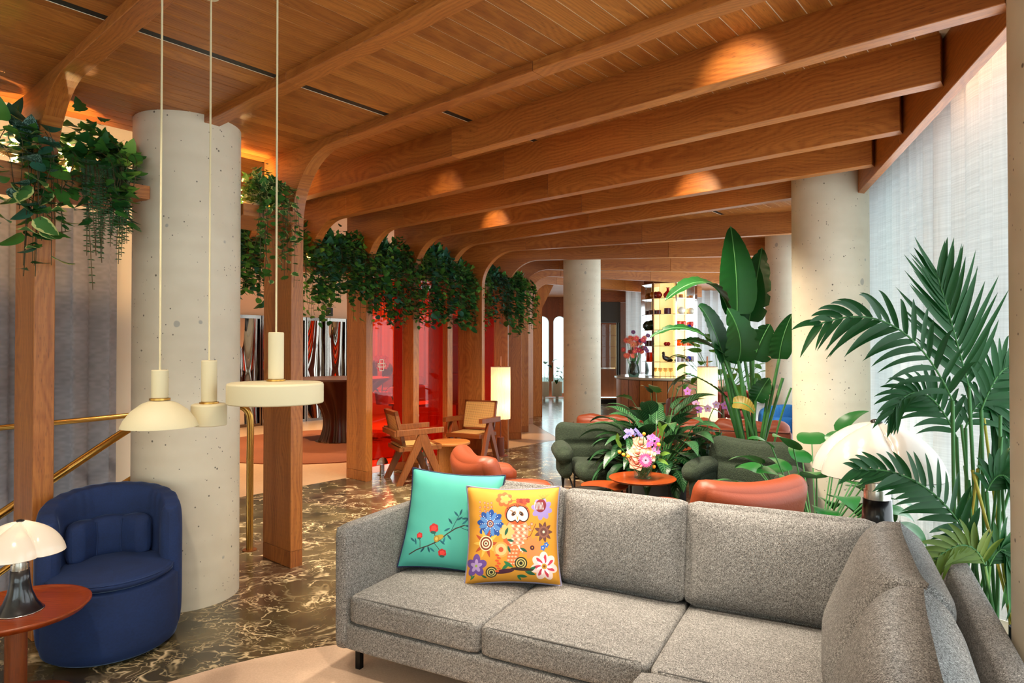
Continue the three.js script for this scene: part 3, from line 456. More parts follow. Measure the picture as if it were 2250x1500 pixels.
  for (let k = 0; k < 14; k++) ell(g, 520 + k * 20, 640 + (k % 3) * 22, 11, 15, 0.2, '#fff1e2'); ell(g, 520, 720, 62, 110, 0.25, '#e67844'); for (let j = 0; j < 5; j++) for (let k = 0; k < 3; k++) ell(g, 490 + k * 34 - j * 7, 660 + j * 36, 13, 9, 0, '#f6c09a');
  // sunflower discs
  for (let k = 0; k < 10; k++) leafP(g, 225, 600, k / 10 * 6.283, 150, 34, k % 2 ? '#e6bb52' : '#b34a26'); rings(225, 600, [[78, '#efd9a6'], [66, '#7c3020'], [50, '#f1e2c0'], [36, '#8a3a22'], [22, '#f1e2c0'], [10, '#3a1c14']]);
  rings(390, 660, [[80, '#e3a452'], [60, '#eec182'], [26, '#c8542c']]); petals(g, 450, 480, 6, 80, 30, '#eabf74');
  petals(g, 720, 640, 10, 120, 26, '#e88a4e', 0.1); rings(720, 640, [[24, '#4a1c24'], [8, '#d9982f']]);
  for (let k = 0; k < 9; k++) leafP(g, 850, 480, k / 9 * 6.283, 110, 40, '#6b4038'); rings(850, 480, [[60, '#8a5a4a'], [40, '#6b4038'], [14, '#f1e2c0']]);
  for (const [x, y] of [[690, 430], [715, 400], [700, 460]]) rings(x, y, [[16, '#a63a34'], [11, '#f1e2c0'], [6, '#a63a34']]); stroke(g, [[660, 540], [700, 520], [760, 400]], 7, '#8a3a2a');
  for (const [x, y] of [[840, 640], [880, 610]]) { petals(g, x, y, 5, 30, 11, '#2f6fd0'); rings(x, y, [[8, '#f3e6dc']]); }
  petals(g, 120, 830, 5, 120, 44, '#6d4a98', -0.3); petals(g, 120, 830, 5, 70, 20, '#b89ad0', -0.3); rings(120, 830, [[14, '#9ab04a']]);
  petals(g, 850, 830, 7, 150, 52, '#f6dcd6', 0.2); petals(g, 850, 830, 7, 120, 18, '#cf3a52', 0.35); petals(g, 850, 830, 7, 90, 14, '#ffffff', 0.1); rings(850, 830, [[30, '#d9a03a'], [14, '#8a4a1a']]);
  for (const [x, y, a, L] of [[430, 520, -1.2, 90], [450, 560, 0.2, 80], [460, 620, 1.2, 80], [590, 640, 0.5, 90], [420, 780, 0.6, 120], [480, 800, 2.4, 110], [640, 890, 0.3, 120], [660, 900, -0.6, 120], [560, 940, 0.1, 110], [560, 935, 1.0, 80], [110, 930, 2.4, 70], [60, 920, 1.0, 60], [180, 930, 0.5, 70]]) leafP(g, x, y, a, L, L * 0.32, pick(['#1d6a44', '#2a7a4a', '#175a40']));
  for (const [x, y, r] of [[600, 800, 66], [290, 900, 62]]) { rings(x, y, [[r, '#2a2a1c'], [r * 0.8, '#d8c878'], [r * 0.62, '#2a2a1c'], [r * 0.45, '#d8c878'], [r * 0.28, '#2a2a1c']]); } ell(g, 430, 890, 100, 26, -0.15, '#4a1c34'); ell(g, 610, 865, 120, 18, 0.05, '#3a2618');
  for (let k = 0; k < 7; k++) ell(g, 350 + (k % 2) * 18, 720 + k * 28, 22, 12, 0.2, '#e2582a');
  return ctex(c);
})();
function cushion(label, print, plain, piping, w, T, pos, rot) {
  const o = thing('throw_cushion', label, 'cushion', pos, 0, undefined); o.rotation.set(...rot, 'YXZ'); const p = pillow(w, w, T);
  part(o, 'printed_front', p.A, std({ map: print, roughness: 0.75 })); part(o, 'back', p.Bk, std({ color: plain, roughness: 0.8 })); part(o, 'piping', p.rim, std({ color: piping, roughness: 0.6 })); return o;
}
cushion('teal cushion with a red flower branch, leaning behind the owl cushion', tealPrint, '#5fc0b0', '#16254a', 0.53, 0.17, [-0.325, 0.665, -3.52], [-0.36, -0.16, -0.05]);
cushion('mustard yellow cushion printed with an owl among flowers', owlPrint, '#d9982f', '#8a86a0', 0.485, 0.18, [0.005, 0.645, -3.32], [-0.28, -0.02, 0.0]);

// ------------------------------------------------------------------ blue velvet tub chairs
function shellSweep(th0, th1, R, sec, nu = 200, nv = 36, capR = 0.05) {   // closed rounded section swept round a vertical axis; sec(t) -> {r0, r1, y0, y1}
  const g = grid(nu, nv, (u, v) => {
    let t = u; const L = Math.abs(th1 - th0) * R, e = capR / L; let k = 1;     // rounded ends
    if (t < e) k = Math.sqrt(Math.max(0, 1 - ((e - t) / e) ** 2)); if (t > 1 - e) k = Math.sqrt(Math.max(0, 1 - ((t - 1 + e) / e) ** 2));
    const s = sec(t), a = v * Math.PI * 2, cx = (s.r0 + s.r1) / 2, cy = (s.y0 + s.y1) / 2, hx = (s.r1 - s.r0) / 2, hy = (s.y1 - s.y0) / 2, n = s.n || 0.42;
    const sx = Math.sign(Math.cos(a)) * Math.abs(Math.cos(a)) ** n, sy = Math.sign(Math.sin(a)) * Math.abs(Math.sin(a)) ** n;
    const r = cx + hx * sx * (0.002 + 0.998 * k) + (s.rip ? s.rip(t, a) * k : 0), y = cy + hy * sy * (1 - (1 - k) * (s.keep ?? 0.12)), th = th0 + (th1 - th0) * t + (s.warp ? s.warp(t, a) : 0);
    return [r * Math.sin(th), y + (s.wave ? s.wave(t, a) : 0), r * Math.cos(th)];
  });
  g.deleteAttribute('uv'); const q = mergeVertices(g, 1e-5); q.computeVertexNormals(); return boxUV(q);
}
function tubChair(label, pos, turn, velvet, S = 1) {
  const o = thing('tub_chair', label, 'armchair', pos, turn); o.scale.setScalar(S);
  const D = Math.PI / 180;
  part(o, 'base', lathe([[0.0, 0.012], [0.29, 0.012], [0.315, 0.03], [0.327, 0.08], [0.328, 0.36], [0.30, 0.385], [0, 0.39]], 56), velvet);
  part(o, 'backrest', shellSweep(68 * D, 292 * D, 0.3, (t) => { const k = Math.sin(Math.PI * t); return { r0: 0.235 - 0.02 * k, r1: 0.337 + 0.018 * k, y0: 0.05, y1: 0.71 + 0.11 * Math.pow(k, 0.8), keep: 0.05, rip: (tt, a) => 0.0028 * Math.sin(tt * 88 + 1.6 * Math.sin(tt * 29) + 0.7 * a) * Math.max(0, Math.sin(a)) * (0.5 + 0.5 * Math.sin(tt * 13)), wave: (tt, a) => (Math.sin(a) > 0.4 ? 0.0015 * Math.sin(tt * 90) : 0) }; }), velvet);
  const seat = part(o, 'seat_cushion', lathe([[0, 0.375], [0.27, 0.378], [0.302, 0.395], [0.305, 0.415], [0.285, 0.436], [0.2, 0.452], [0, 0.458]], 56), velvet); seat.position.z = 0.03; seat.scale.set(0.98, 1, 1.02);
  part(seat, 'seam', new THREE.TorusGeometry(0.303, 0.004, 6, 60).rotateX(Math.PI / 2), velvet, [0, 0.42, 0]);
  const lum = part(o, 'lumbar_cushion', shellSweep(108 * D, 262 * D, 0.2, (t) => ({ r0: 0.135 - 0.012 * Math.abs(Math.sin(t * Math.PI * 3)), r1: 0.225, y0: 0.44, y1: 0.65 + 0.012 * Math.abs(Math.sin(t * Math.PI * 3)), n: 0.6, keep: 0.3 })), velvet);
  for (const t of [0.33, 0.66]) { const th = (108 + 154 * t) * D; part(lum, 'tuft_seam', tube([[0.137 * Math.sin(th), 0.46, 0.137 * Math.cos(th)], [0.131 * Math.sin(th), 0.55, 0.131 * Math.cos(th)], [0.139 * Math.sin(th), 0.64, 0.139 * Math.cos(th)]], 0.004, 12, 5), velvet); }
  return o;
}
const velvet = phys({ map: napTex, color: '#17346a', roughness: 0.85, sheen: 0.9, sheenColor: new THREE.Color('#8aa4cc'), sheenRoughness: 0.35 });
const velvetSky = phys({ map: napTex, color: '#2f86d2', roughness: 0.85, sheen: 0.8, sheenColor: new THREE.Color('#a8d4ff'), sheenRoughness: 0.4 });
tubChair('navy blue velvet tub chair in front of the big column', [-2.173, 0, -3.52], 0.58, velvet);
tubChair('bright blue round armchair behind the leather sofa by the far column', [3.62, 0, -8.55], -0.55, velvetSky, 1.02);

// ------------------------------------------------------------------ left side table with lamp, big lamp on the right
{
  const o = thing('side_table', 'round reddish wooden pedestal table under the small lit lamp', 'table', [-2.2, 0, -2.88]);
  part(o, 'tabletop', boxUV(lathe([[0, 0.415], [0.20, 0.415], [0.262, 0.424], [0.283, 0.446], [0.283, 0.452], [0.276, 0.454], [0.268, 0.45], [0.24, 0.436], [0, 0.435]], 64)), M.mahog); part(o, 'pedestal', boxUV(cyl(0.042, 0.042, 0.4, 24), 'y'), M.walnut, [0, 0.018, 0]); part(o, 'foot', boxUV(lathe([[0, 0], [0.235, 0], [0.235, 0.012], [0.06, 0.022], [0, 0.022]], 48)), M.walnut);
}
function batShade(R, H, mat, o) {   // four bulging lobes meeting in deep valleys, hollow below
  const lobes = 4, f = (inner) => grid(128, 22, (u, v) => {
    const th = u * Math.PI * 2, c = Math.pow(Math.abs(Math.cos(th * lobes / 2)), 0.6), k = v * 0.985 + 0.015, ph = k * 1.36, rad = R * Math.sin(ph) / Math.sin(1.36) * (1 - 0.19 * (1 - c) * Math.pow(k, 0.8)) - inner;
    const y = H * (Math.cos(ph) - Math.cos(1.36)) / (1 - Math.cos(1.36)) * (1 - 0.27 * (1 - c) * Math.min(1, k * 3)) - inner;
    return [rad * Math.cos(th), y, rad * Math.sin(th)];
  });
  const a = f(0), b = f(0.004); const idx = b.index.array; for (let i = 0; i < idx.length; i += 3) { const t = idx[i]; idx[i] = idx[i + 1]; idx[i + 1] = t; }
  return part(o, 'lamp_shade', a, mat), part(o, 'lamp_shade_lining', b, mat);
}
function batLamp(label, pos, S, glow, I, turn) {
  const o = thing('table_lamp', label, 'lamp', pos, turn); o.scale.setScalar(S);
  const blk = phys({ color: '#0c0b12', roughness: 0.28, clearcoat: 0.6 });
  part(o, 'lamp_base', lathe([[0, 0], [0.165, 0], [0.168, 0.006], [0.155, 0.02], [0.115, 0.08], [0.085, 0.16], [0.072, 0.24], [0.066, 0.34], [0, 0.34]], 48), blk); part(o, 'base_rim', lathe([[0.164, 0], [0.171, 0.001], [0.171, 0.007], [0.163, 0.008]], 48), M.chrome);
  part(o, 'stem', lathe([[0.062, 0.34], [0.062, 0.385], [0.056, 0.385], [0.056, 0.43], [0.05, 0.43], [0.05, 0.6], [0, 0.6]], 36), std({ color: '#c9c2b8', metalness: 1, roughness: 0.25 }));
  const s = new THREE.Group(); s.name = 'shade_assembly'; s.position.y = 0.475; o.add(s);
  batShade(0.32, 0.26, phys({ color: '#ebe4da', roughness: 0.2, transmission: 0.25, thickness: 0, emissive: glow, emissiveIntensity: 1, clearcoat: 0.5 }), s);
  part(s, 'finial', new THREE.SphereGeometry(0.03, 16, 8).scale(1, 0.5, 1), blk, [0, 0.262, 0]);
  const bulb = part(s, 'light_bulb', new THREE.SphereGeometry(0.035, 12, 8), std({ color: '#fff', emissive: WARM, emissiveIntensity: 6 }), [0, 0.14, 0]);
  pointLamp(pos[0], pos[1] + (0.475 + 0.14) * S, pos[2], I, new THREE.Color().setRGB(1, 0.78, 0.55), 2); return o;
}
batLamp('small lit table lamp with scalloped white shade on the left pedestal table', [-2.185, 0.436, -2.88], 0.54, new THREE.Color().setRGB(0.30, 0.20, 0.10), 0.45, 0.3);
batLamp('large table lamp with scalloped white shade and black base by the window', [1.86, 0.5, -3.3], 0.985, new THREE.Color().setRGB(0.015, 0.01, 0.006), 0.04, 0.62);
{
  const o = thing('side_table', 'small wooden side table with rounded corners behind the sofa corner', 'table', [1.92, 0, -3.3]);
  const s = new THREE.Shape(); for (let i = 0; i <= 60; i++) { const a = i / 60 * Math.PI * 2, r = 0.25 + 0.035 * Math.cos(3 * a); i ? s.lineTo(r * Math.cos(a), r * Math.sin(a)) : s.moveTo(r * Math.cos(a), r * Math.sin(a)); }
  part(o, 'tabletop', boxUV(new THREE.ExtrudeGeometry(s, { depth: 0.02, bevelEnabled: true, bevelSize: 0.004, bevelThickness: 0.004, bevelSegments: 2 }).rotateX(-Math.PI / 2).translate(0, 0.474, 0)), M.teak); for (let k = 0; k < 3; k++) { const a = k * 2.094; part(o, 'leg', boxUV(bar([0.17 * Math.cos(a), 0.475, 0.17 * Math.sin(a)], [0.2 * Math.cos(a), 0, 0.2 * Math.sin(a)], 0.014), 'y'), M.teak); }
}
// ------------------------------------------------------------------ pendant lamps
function pendant(label, pos, prof, sockH, sockY) {
  const o = thing('pendant_lamp', label, 'pendant lamp', pos, 0, 'sand coloured pendant lamps'), sand = std({ color: '#cfc3a0', roughness: 0.6 });
  part(o, 'lamp_shade', lathe(prof, 56), sand); part(o, 'ring', cyl(0.037, 0.037, 0.007, 32), M.brass, [0, sockY, 0]); part(o, 'socket', lathe([[0, 0.007], [0.029, 0.007], [0.03, 0.011], [0.03, sockH - 0.004], [0.028, sockH], [0, sockH]], 32), sand, [0, sockY, 0]);
  part(o, 'cord', cyl(0.004, 0.004, 3.05 - pos[1] - sockY - sockH - 0.004, 8), std({ color: '#d3c49c', roughness: 0.9 }), [0, sockY + sockH, 0]); part(o, 'ceiling_cup', cyl(0.03, 0.03, 0.006, 24), sand, [0, 3.044 - pos[1], 0]);
}
pendant('sand coloured pendant lamp with a shallow dome shade', [-1.361, 1.298, -2.5], [[0.0, 0.1036], [0.0268, 0.1027], [0.0625, 0.0893], [0.0982, 0.0625], [0.125, 0.0268], [0.1366, 0.0], [0.1339, 0.0009], [0.1232, 0.025], [0.0964, 0.0589], [0.0625, 0.0848], [0.0, 0.0982]], 0.1161, 0.1027);
pendant('sand coloured pendant lamp with a small low drum shade', [-1.241, 1.285, -2.65], [[0.0, 0.0891], [0.0589, 0.0891], [0.0656, 0.0858], [0.0681, 0.0799], [0.0681, 0.0034], [0.0656, 0.0], [0.0622, 0.0034], [0.0622, 0.0824], [0.0, 0.0841]], 0.1766, 0.0891);
pendant('sand coloured pendant lamp with a wide flat disc shade', [-0.949, 1.380, -2.6], [[0.0, 0.0886], [0.1747, 0.0835], [0.1823, 0.0801], [0.1849, 0.0733], [0.1849, 0.0051], [0.1815, 0.0], [0.1772, 0.0034], [0.1772, 0.0733], [0.0, 0.0784]], 0.196, 0.0886);
// ------------------------------------------------------------------ cane chairs and oak table
const caneMat = std({ map: caneTex, roughness: 0.7 });
function caneChair(label, pos, turn, wood) {
  const o = thing('cane_chair', label, 'chair', pos, turn, 'cane armchairs');
  const ex = (pts, th) => { const s = new THREE.Shape(pts.map((q) => new THREE.Vector2(...q))); const g = new THREE.ExtrudeGeometry(s, { depth: th, bevelEnabled: true, bevelSize: 0.003, bevelThickness: 0.003, bevelSegments: 1 }); g.translate(0, 0, -th / 2); g.rotateY(-Math.PI / 2); return boxUV(g, 'y'); };   // profile (z, y), thickness along x
  for (const s of [-1, 1]) {
    part(o, 'leg', ex([[0.05, 0.585], [-0.03, 0.585], [-0.30, 0], [-0.235, 0], [0.01, 0.46]], 0.042), wood, [s * 0.275, 0, 0]);
    part(o, 'leg', ex([[-0.03, 0.585], [0.06, 0.585], [0.285, 0], [0.22, 0], [0.0, 0.45]], 0.042), wood, [s * 0.278, 0, 0]);
    part(o, 'armrest', ex([[-0.30, 0.575], [0.27, 0.60], [0.27, 0.655], [-0.30, 0.64]], 0.05), wood, [s * 0.276, 0, 0]);
  }
  part(o, 'seat_frame', merge([B(-0.255, 0.395, 0.2, 0.255, 0.45, 0.26), B(-0.255, 0.385, -0.26, 0.255, 0.43, -0.2), B(-0.255, 0.39, -0.22, -0.2, 0.44, 0.22, 'z'), B(0.2, 0.39, -0.22, 0.255, 0.44, 0.22, 'z')]), wood);
  part(o, 'cane_seat', boxUV(new THREE.BoxGeometry(0.46, 0.012, 0.47)), caneMat, [0, 0.441, 0.0]);
  const b = new THREE.Group(); b.name = 'backrest'; b.position.set(0, 0.46, -0.20); b.rotation.x = -0.24; o.add(b);
  part(b, 'back_frame', merge([B(-0.25, 0, -0.02, 0.25, 0.05, 0.02), B(-0.25, 0.36, -0.02, 0.25, 0.41, 0.02), B(-0.25, 0, -0.02, -0.2, 0.41, 0.02, 'y'), B(0.2, 0, -0.02, 0.25, 0.41, 0.02, 'y')]), wood);
  part(b, 'cane_panel', boxUV(new THREE.BoxGeometry(0.45, 0.36, 0.03)), caneMat, [0, 0.205, 0.008]);
  part(o, 'rear_rail', B(-0.28, 0.57, -0.325, 0.28, 0.63, -0.28), wood); return o;
}
caneChair('dark wood cane armchair seen from the side in front of the red glass', [-1.19, 0, -7.90], 2.02, M.teak);
caneChair('cane armchair facing the room beside the pleated floor lamp', [-0.56, 0, -8.95], -0.42, M.walnut);
{
  const o = thing('round_table', 'low round pale oak table between the two cane chairs', 'table', [-0.80, 0, -8.33], 0.5);
  part(o, 'tabletop', boxUV(lathe([[0, 0.37], [0.255, 0.37], [0.262, 0.377], [0.262, 0.40], [0.256, 0.407], [0, 0.407]], 56)), M.paleOak);
  for (const [w, a] of [[0.2, 0], [0.2, Math.PI / 2]]) part(o, 'panel_leg', chamfer(-w, 0, -0.022, w, 0.368, 0.022, 0.003, 'y', a), M.paleOak, null, [0, a + 0.35, 0]);
}
// ------------------------------------------------------------------ pleated floor lamps
function pleatLamp(label, pos, I) {
  const o = thing('floor_lamp', label, 'floor lamp', pos), rust = std({ color: '#6e3523', roughness: 0.5 });
  part(o, 'lamp_foot', cyl(0.115, 0.115, 0.012, 40), rust); part(o, 'weight', cyl(0.058, 0.052, 0.27, 32), rust, [0, 0.012, 0]); part(o, 'pole', cyl(0.008, 0.008, 1.06, 10), rust, [0, 0.28, 0]);
  const g = grid(240, 2, (u, v) => { const th = u * Math.PI * 2, r = 0.142 + 0.004 * Math.sin(u * Math.PI * 2 * 40); return [r * Math.cos(th), 0.555 + v * 0.77, r * Math.sin(th)]; });
  part(o, 'lamp_shade', g, phys({ color: '#fff1d2', roughness: 0.9, transmission: 0.45, thickness: 0, emissive: new THREE.Color().setRGB(1.0, 0.72, 0.36), emissiveIntensity: 0.22 }));
  part(o, 'handle', cyl(0.012, 0.012, 0.14, 12), std({ color: '#b06a3c', roughness: 0.5 }), [0, 1.34, 0]); part(o, 'top_ring', new THREE.TorusGeometry(0.142, 0.004, 6, 48).rotateX(Math.PI / 2), rust, [0, 1.325, 0]);
  for (const y of [0.75, 1.1]) { part(o, 'light_bulb', new THREE.SphereGeometry(0.03, 12, 8), std({ color: '#fff', emissive: WARM, emissiveIntensity: 6 }), [0.04, y, 0]); pointLamp(pos[0] + 0.04, pos[1] + y, pos[2], I, new THREE.Color().setRGB(1, 0.72, 0.42), 2); }
  return o;
}
pleatLamp('tall pleated paper floor lamp beside the right cane chair', [-0.17, 0, -9.62], 0.6);
pleatLamp('tall pleated paper floor lamp in front of the bar', [2.90, 0, -9.6], 0.7);

// ------------------------------------------------------------------ rounded lounge chairs
function loungeChair(label, pos, turn, mat, seamMat, group) {
  const o = thing('lounge_chair', label, 'armchair', pos, turn, group); const crease = (x, c, w) => Math.exp(-(((x - c) / w) ** 2));
  part(o, 'backrest', softBox(0.80, 0.50, 0.20, 0.098, [0.02, 0.01, 0.03], 24, (q, ux, uy, uz) => { const k = crease(uy, -0.05, 0.12) * (1 - ux ** 4); q.z -= Math.sign(uz) * 0.035 * k * (uz > 0 ? 1 : 0.25); q.y -= 0.035 * (1 - ux * ux) * Math.max(0, uy); q.z += 0.06 * ux * ux; q.x *= 1 - 0.10 * Math.max(0, -uy); }), mat, [0, 0.53, -0.27], [-0.28, 0, 0]);
  part(o, 'seat', softBox(0.60, 0.19, 0.62, 0.09, [0.01, 0.015, 0.02], 20, (q, ux, uy, uz) => { q.y -= 0.05 * Math.max(0, uz) ** 2 + 0.03 * (1 - ux * ux) - 0.03; q.y -= 0.02 * crease(uz, -0.2, 0.2); q.x *= 1 + 0.05 * uz; }), mat, [0, 0.31, 0.06], [-0.08, 0, 0]);
  for (const s of [-1, 1]) {
    const a = part(o, 'armrest', softBox(0.19, 0.17, 0.46, 0.082, [0.008, 0.01, 0.02], 18, (q, ux, uy, uz) => { q.y -= 0.02 * uz * uz; }), mat, [s * 0.40, 0.50, 0.02], [0.06, s * 0.08, s * -0.18]);
    part(o, 'arm_pad', softBox(0.13, 0.26, 0.36, 0.062, [0.012, 0.006, 0.02], 16), mat, [s * 0.375, 0.36, 0.02], [0.04, s * 0.06, 0]);
    if (seamMat) { part(a, 'seam', tube([[-s * 0.02, 0.088, -0.2], [-s * 0.02, 0.094, 0], [-s * 0.02, 0.07, 0.2], [-s * 0.02, 0, 0.238]], 0.0025, 24, 5), seamMat); }
    part(o, 'leg', bar([s * 0.32, 0.30, 0.27], [s * 0.33, 0, 0.30], 0.011), M.steelBlack); part(o, 'leg', bar([s * 0.30, 0.34, -0.27], [s * 0.31, 0, -0.34], 0.011), M.steelBlack);
    part(o, 'side_tube', tube([[s * 0.31, 0.02, -0.33], [s * 0.33, 0.2, -0.28], [s * 0.335, 0.22, 0.1], [s * 0.33, 0.1, 0.29]], 0.009, 24, 8), M.steelBlack);
  }
  part(o, 'cross_tube', bar([-0.32, 0.24, 0.24], [0.32, 0.24, 0.24], 0.01), M.steelBlack); return o;
}
const boucle = std({ map: bouTex, color: '#86907f', roughness: 1, bumpMap: bouBump, bumpScale: 0.004 });
const leather = phys({ color: '#84391a', roughness: 0.46, bumpMap: leatherBump, bumpScale: 0.0006 });
const leatherDk = std({ color: '#4d1f0e', roughness: 0.5 });
loungeChair('dark green rounded armchair on the left, facing the camera behind the coffee tables', [0.93, 0, -7.05], 0.14, boucle, null, 'green armchairs');
loungeChair('dark green rounded armchair beside the window column', [2.05, 0, -5.72], -0.72, boucle, null, 'green armchairs');
loungeChair('tan leather rounded armchair seen from the side behind the teal cushion', [-0.06, 0, -5.35], 1.95, leather, leatherDk, 'tan leather armchairs');
loungeChair('tan leather rounded armchair seen from behind, over the sofa back', [1.47, 0, -4.42], Math.PI + 0.28, leather, leatherDk, 'tan leather armchairs');
{ // long leather sofa seen from behind
  const o = thing('leather_sofa', 'long low tan leather sofa seen from behind in the middle of the lounge', 'sofa', [2.12, 0, -8.2], -0.38);
  part(o, 'back_panel', softBox(2.6, 0.46, 0.14, 0.04, [0.0, 0.005, 0.012], 14).translate(0, 0.42, 0.35), leather); part(o, 'base', softBox(2.6, 0.22, 0.85, 0.04, [0, 0, 0], 8).translate(0, 0.2, -0.02), leather);
  for (const x of [-1.28, -0.43, 0.43, 1.28]) part(o, 'stitched_seam', tube([[x, 0.2, 0.425], [x, 0.42, 0.436], [x, 0.63, 0.425], [x, 0.652, 0.36]], 0.004, 20, 5), leatherDk); part(o, 'top_piping', bar([-1.28, 0.635, 0.418], [1.28, 0.635, 0.418], 0.006), leatherDk);
  for (let k = 0; k < 3; k++) part(o, 'back_cushion', softBox(0.84, 0.4, 0.2, 0.08, [0.01, 0.02, 0.03], 16, (q, ux, uy) => { q.y += 0.012 * Math.sin(ux * 9 + k) * Math.max(0, uy) - 0.03 * (1 - ux * ux) * Math.max(0, uy); }).translate(0, 0.55, 0.19), leather, [-0.86 + k * 0.86, 0, 0], [0.0, 0, 0]);
  for (let k = 0; k < 3; k++) part(o, 'seat_cushion', softBox(0.84, 0.16, 0.62, 0.05, [0.01, 0.02, 0.01], 10).translate(-0.86 + k * 0.86, 0.39, -0.12), leather);
  for (const s of [-1, 1]) part(o, 'armrest', softBox(0.12, 0.3, 0.8, 0.04, [0.005, 0.01, 0.005], 10).translate(s * 1.24, 0.44, -0.02), leather); for (const [x, z] of [[-1.2, 0.3], [1.2, 0.3], [-1.2, -0.35], [1.2, -0.35]]) part(o, 'leg', cyl(0.02, 0.02, 0.1, 10), M.steelBlack, [x, 0, z]);
}
tubChair('orange leather round-backed chair beyond the leather sofa', [2.95, 0, -10.95], Math.PI, leather, 1.0);
tubChair('red velvet round armchair behind the far floor lamp', [3.85, 0, -11.3], 0.3, phys({ map: napTex, color: '#a03326', roughness: 0.85, sheen: 0.6, sheenColor: new THREE.Color('#e08070') }), 1.12);

// ------------------------------------------------------------------ coffee tables
function roundTop(name, label, x, d, R, h, mat, legs) {
  const o = thing(name, label, 'coffee table', [x, 0, -d], 0.4); part(o, 'tabletop', boxUV(lathe([[0, h - 0.02], [R - 0.02, h - 0.02], [R, h - 0.004], [R - 0.003, h], [0, h]], 64)), mat);
  for (let k = 0; k < legs; k++) { const a = k / legs * 6.283 + 0.5; part(o, 'leg', cyl(0.011, 0.011, h - 0.02, 10), M.steelBlack, [(R - 0.06) * Math.cos(a), 0, (R - 0.06) * Math.sin(a)]); } return o;
}
roundTop('coffee_table', 'tall round coffee table with the flower vase', 1.162, 5.77, 0.297, 0.45, M.mahog, 3);
roundTop('coffee_table', 'low round wooden coffee table behind the smoked drum table', 0.84, 5.88, 0.215, 0.36, M.mahog, 3);
{
  const o = thing('drum_table', 'smoked mirror drum side table beside the low wooden table', 'coffee table', [0.655, 0, -5.38]);
  part(o, 'drum', lathe([[0, 0], [0.19, 0], [0.205, 0.02], [0.205, 0.39], [0.195, 0.412], [0.18, 0.42], [0.17, 0.415], [0, 0.413]], 64), std({ color: '#6a4a3a', metalness: 1, roughness: 0.1 })); part(o, 'rim', new THREE.TorusGeometry(0.198, 0.006, 8, 64).rotateX(Math.PI / 2), std({ color: '#5a3426', metalness: 1, roughness: 0.15 }), [0, 0.408, 0]);
}
// ------------------------------------------------------------------ rugs
{
  const rug = (name, x, d, R, y, mat, label) => { const g = new THREE.CylinderGeometry(R, R, 0.012, 96); return solo(name, boxUV(g.translate(0, 0.006, 0)), mat, label, 'rug', [x, y, -d]); };
  rug('round_rug', -0.5, 1.88, 1.66, 0, std({ map: rugTex, color: '#f4e2d2', roughness: 1 }), 'pale pink round rug under the grey sofa');
  const w = W(9.4, 6.2); rug('round_rug', w[0], -w[2], 1.9, 0, std({ map: screedTex, color: '#a06c4a', roughness: 0.95 }), 'brown round rug under the flared pedestal in the lift lobby');
}
{ // flared ribbed pedestal desk in the lobby
  const w = W(9.55, 6.6), o = thing('ribbed_pedestal', 'dark ribbed flared pedestal table in the lift lobby', 'table', w), mat = std({ color: '#4a2a1a', roughness: 0.35, metalness: 0.35 });
  part(o, 'ribbed_stem', grid(192, 24, (u, v) => { const th = u * 6.28318, rad = (0.19 + 0.16 * (1 - v) ** 3 + 0.62 * v ** 2.6) * (1 + 0.07 * Math.sin(th * 14)); return [rad * Math.cos(th), 0.01 + v * 1.05, rad * Math.sin(th)]; }), mat);
  part(o, 'tabletop', cyl(0.83, 0.83, 0.03, 64), mat, [0, 1.06, 0]); part(o, 'brass_foot', cyl(0.42, 0.42, 0.012, 48), M.brass);
}
// ------------------------------------------------------------------ red glass panes with chrome clamps
const panes = [[6, 7, 6.60, 'red glass pane behind the left cane chair'], [7, 8, 6.62, 'red glass pane behind the low oak table']];
for (const [k0, k1, m, label] of panes) {
  const n0 = nFar(k0) + 0.01, n1 = nFar(k1) - TH - 0.01, o = thing('red_glass_screen', label, 'glass screen', W(m, n1), TURN, 'red glass panes'); part(o, 'red_glass', B(0, 0.12, 0, 0.012, 2.49, n1 - n0), M.redGlass);
  clampOf(o, 0.006, (n1 - n0) / 2 + 0.02);
}
function clampOf(o, x, z) {
  const half = new THREE.Shape(); half.absarc(0, 0, 0.09, 0, Math.PI, false); const hg = () => new THREE.ExtrudeGeometry(half, { depth: 0.012, bevelEnabled: false }).rotateY(Math.PI / 2);
  part(o, 'clamp_disc', hg(), M.chrome, [x + 0.008, 0.13, z]); part(o, 'clamp_foot', cyl(0.03, 0.03, 0.12, 20), M.chrome, [x + 0.012, 0.008, z]); part(o, 'clamp_base', cyl(0.055, 0.055, 0.008, 24), M.chrome, [x + 0.012, 0, z]);
  part(o, 'clamp_disc', hg().rotateX(Math.PI), M.chrome, [x + 0.008, 2.46, z]);
}
{ const seg = (x0, d0, x1, d1, label) => { const L = Math.hypot(x1 - x0, d1 - d0), o = thing('red_glass_screen', label, 'glass screen', [x0, 0, -d0], turnOf(x1 - x0, d1 - d0), 'red glass panes'); part(o, 'red_glass', B(0.02, 0.12, 0, L - 0.02, 2.49, 0.012), M.redGlass); };
  seg(-1.12, 9.27, -0.66, 9.7, 'red glass pane behind the right cane chair'); seg(-0.60, 9.75, -0.24, 10.42, 'narrow red glass pane behind the near floor lamp'); }
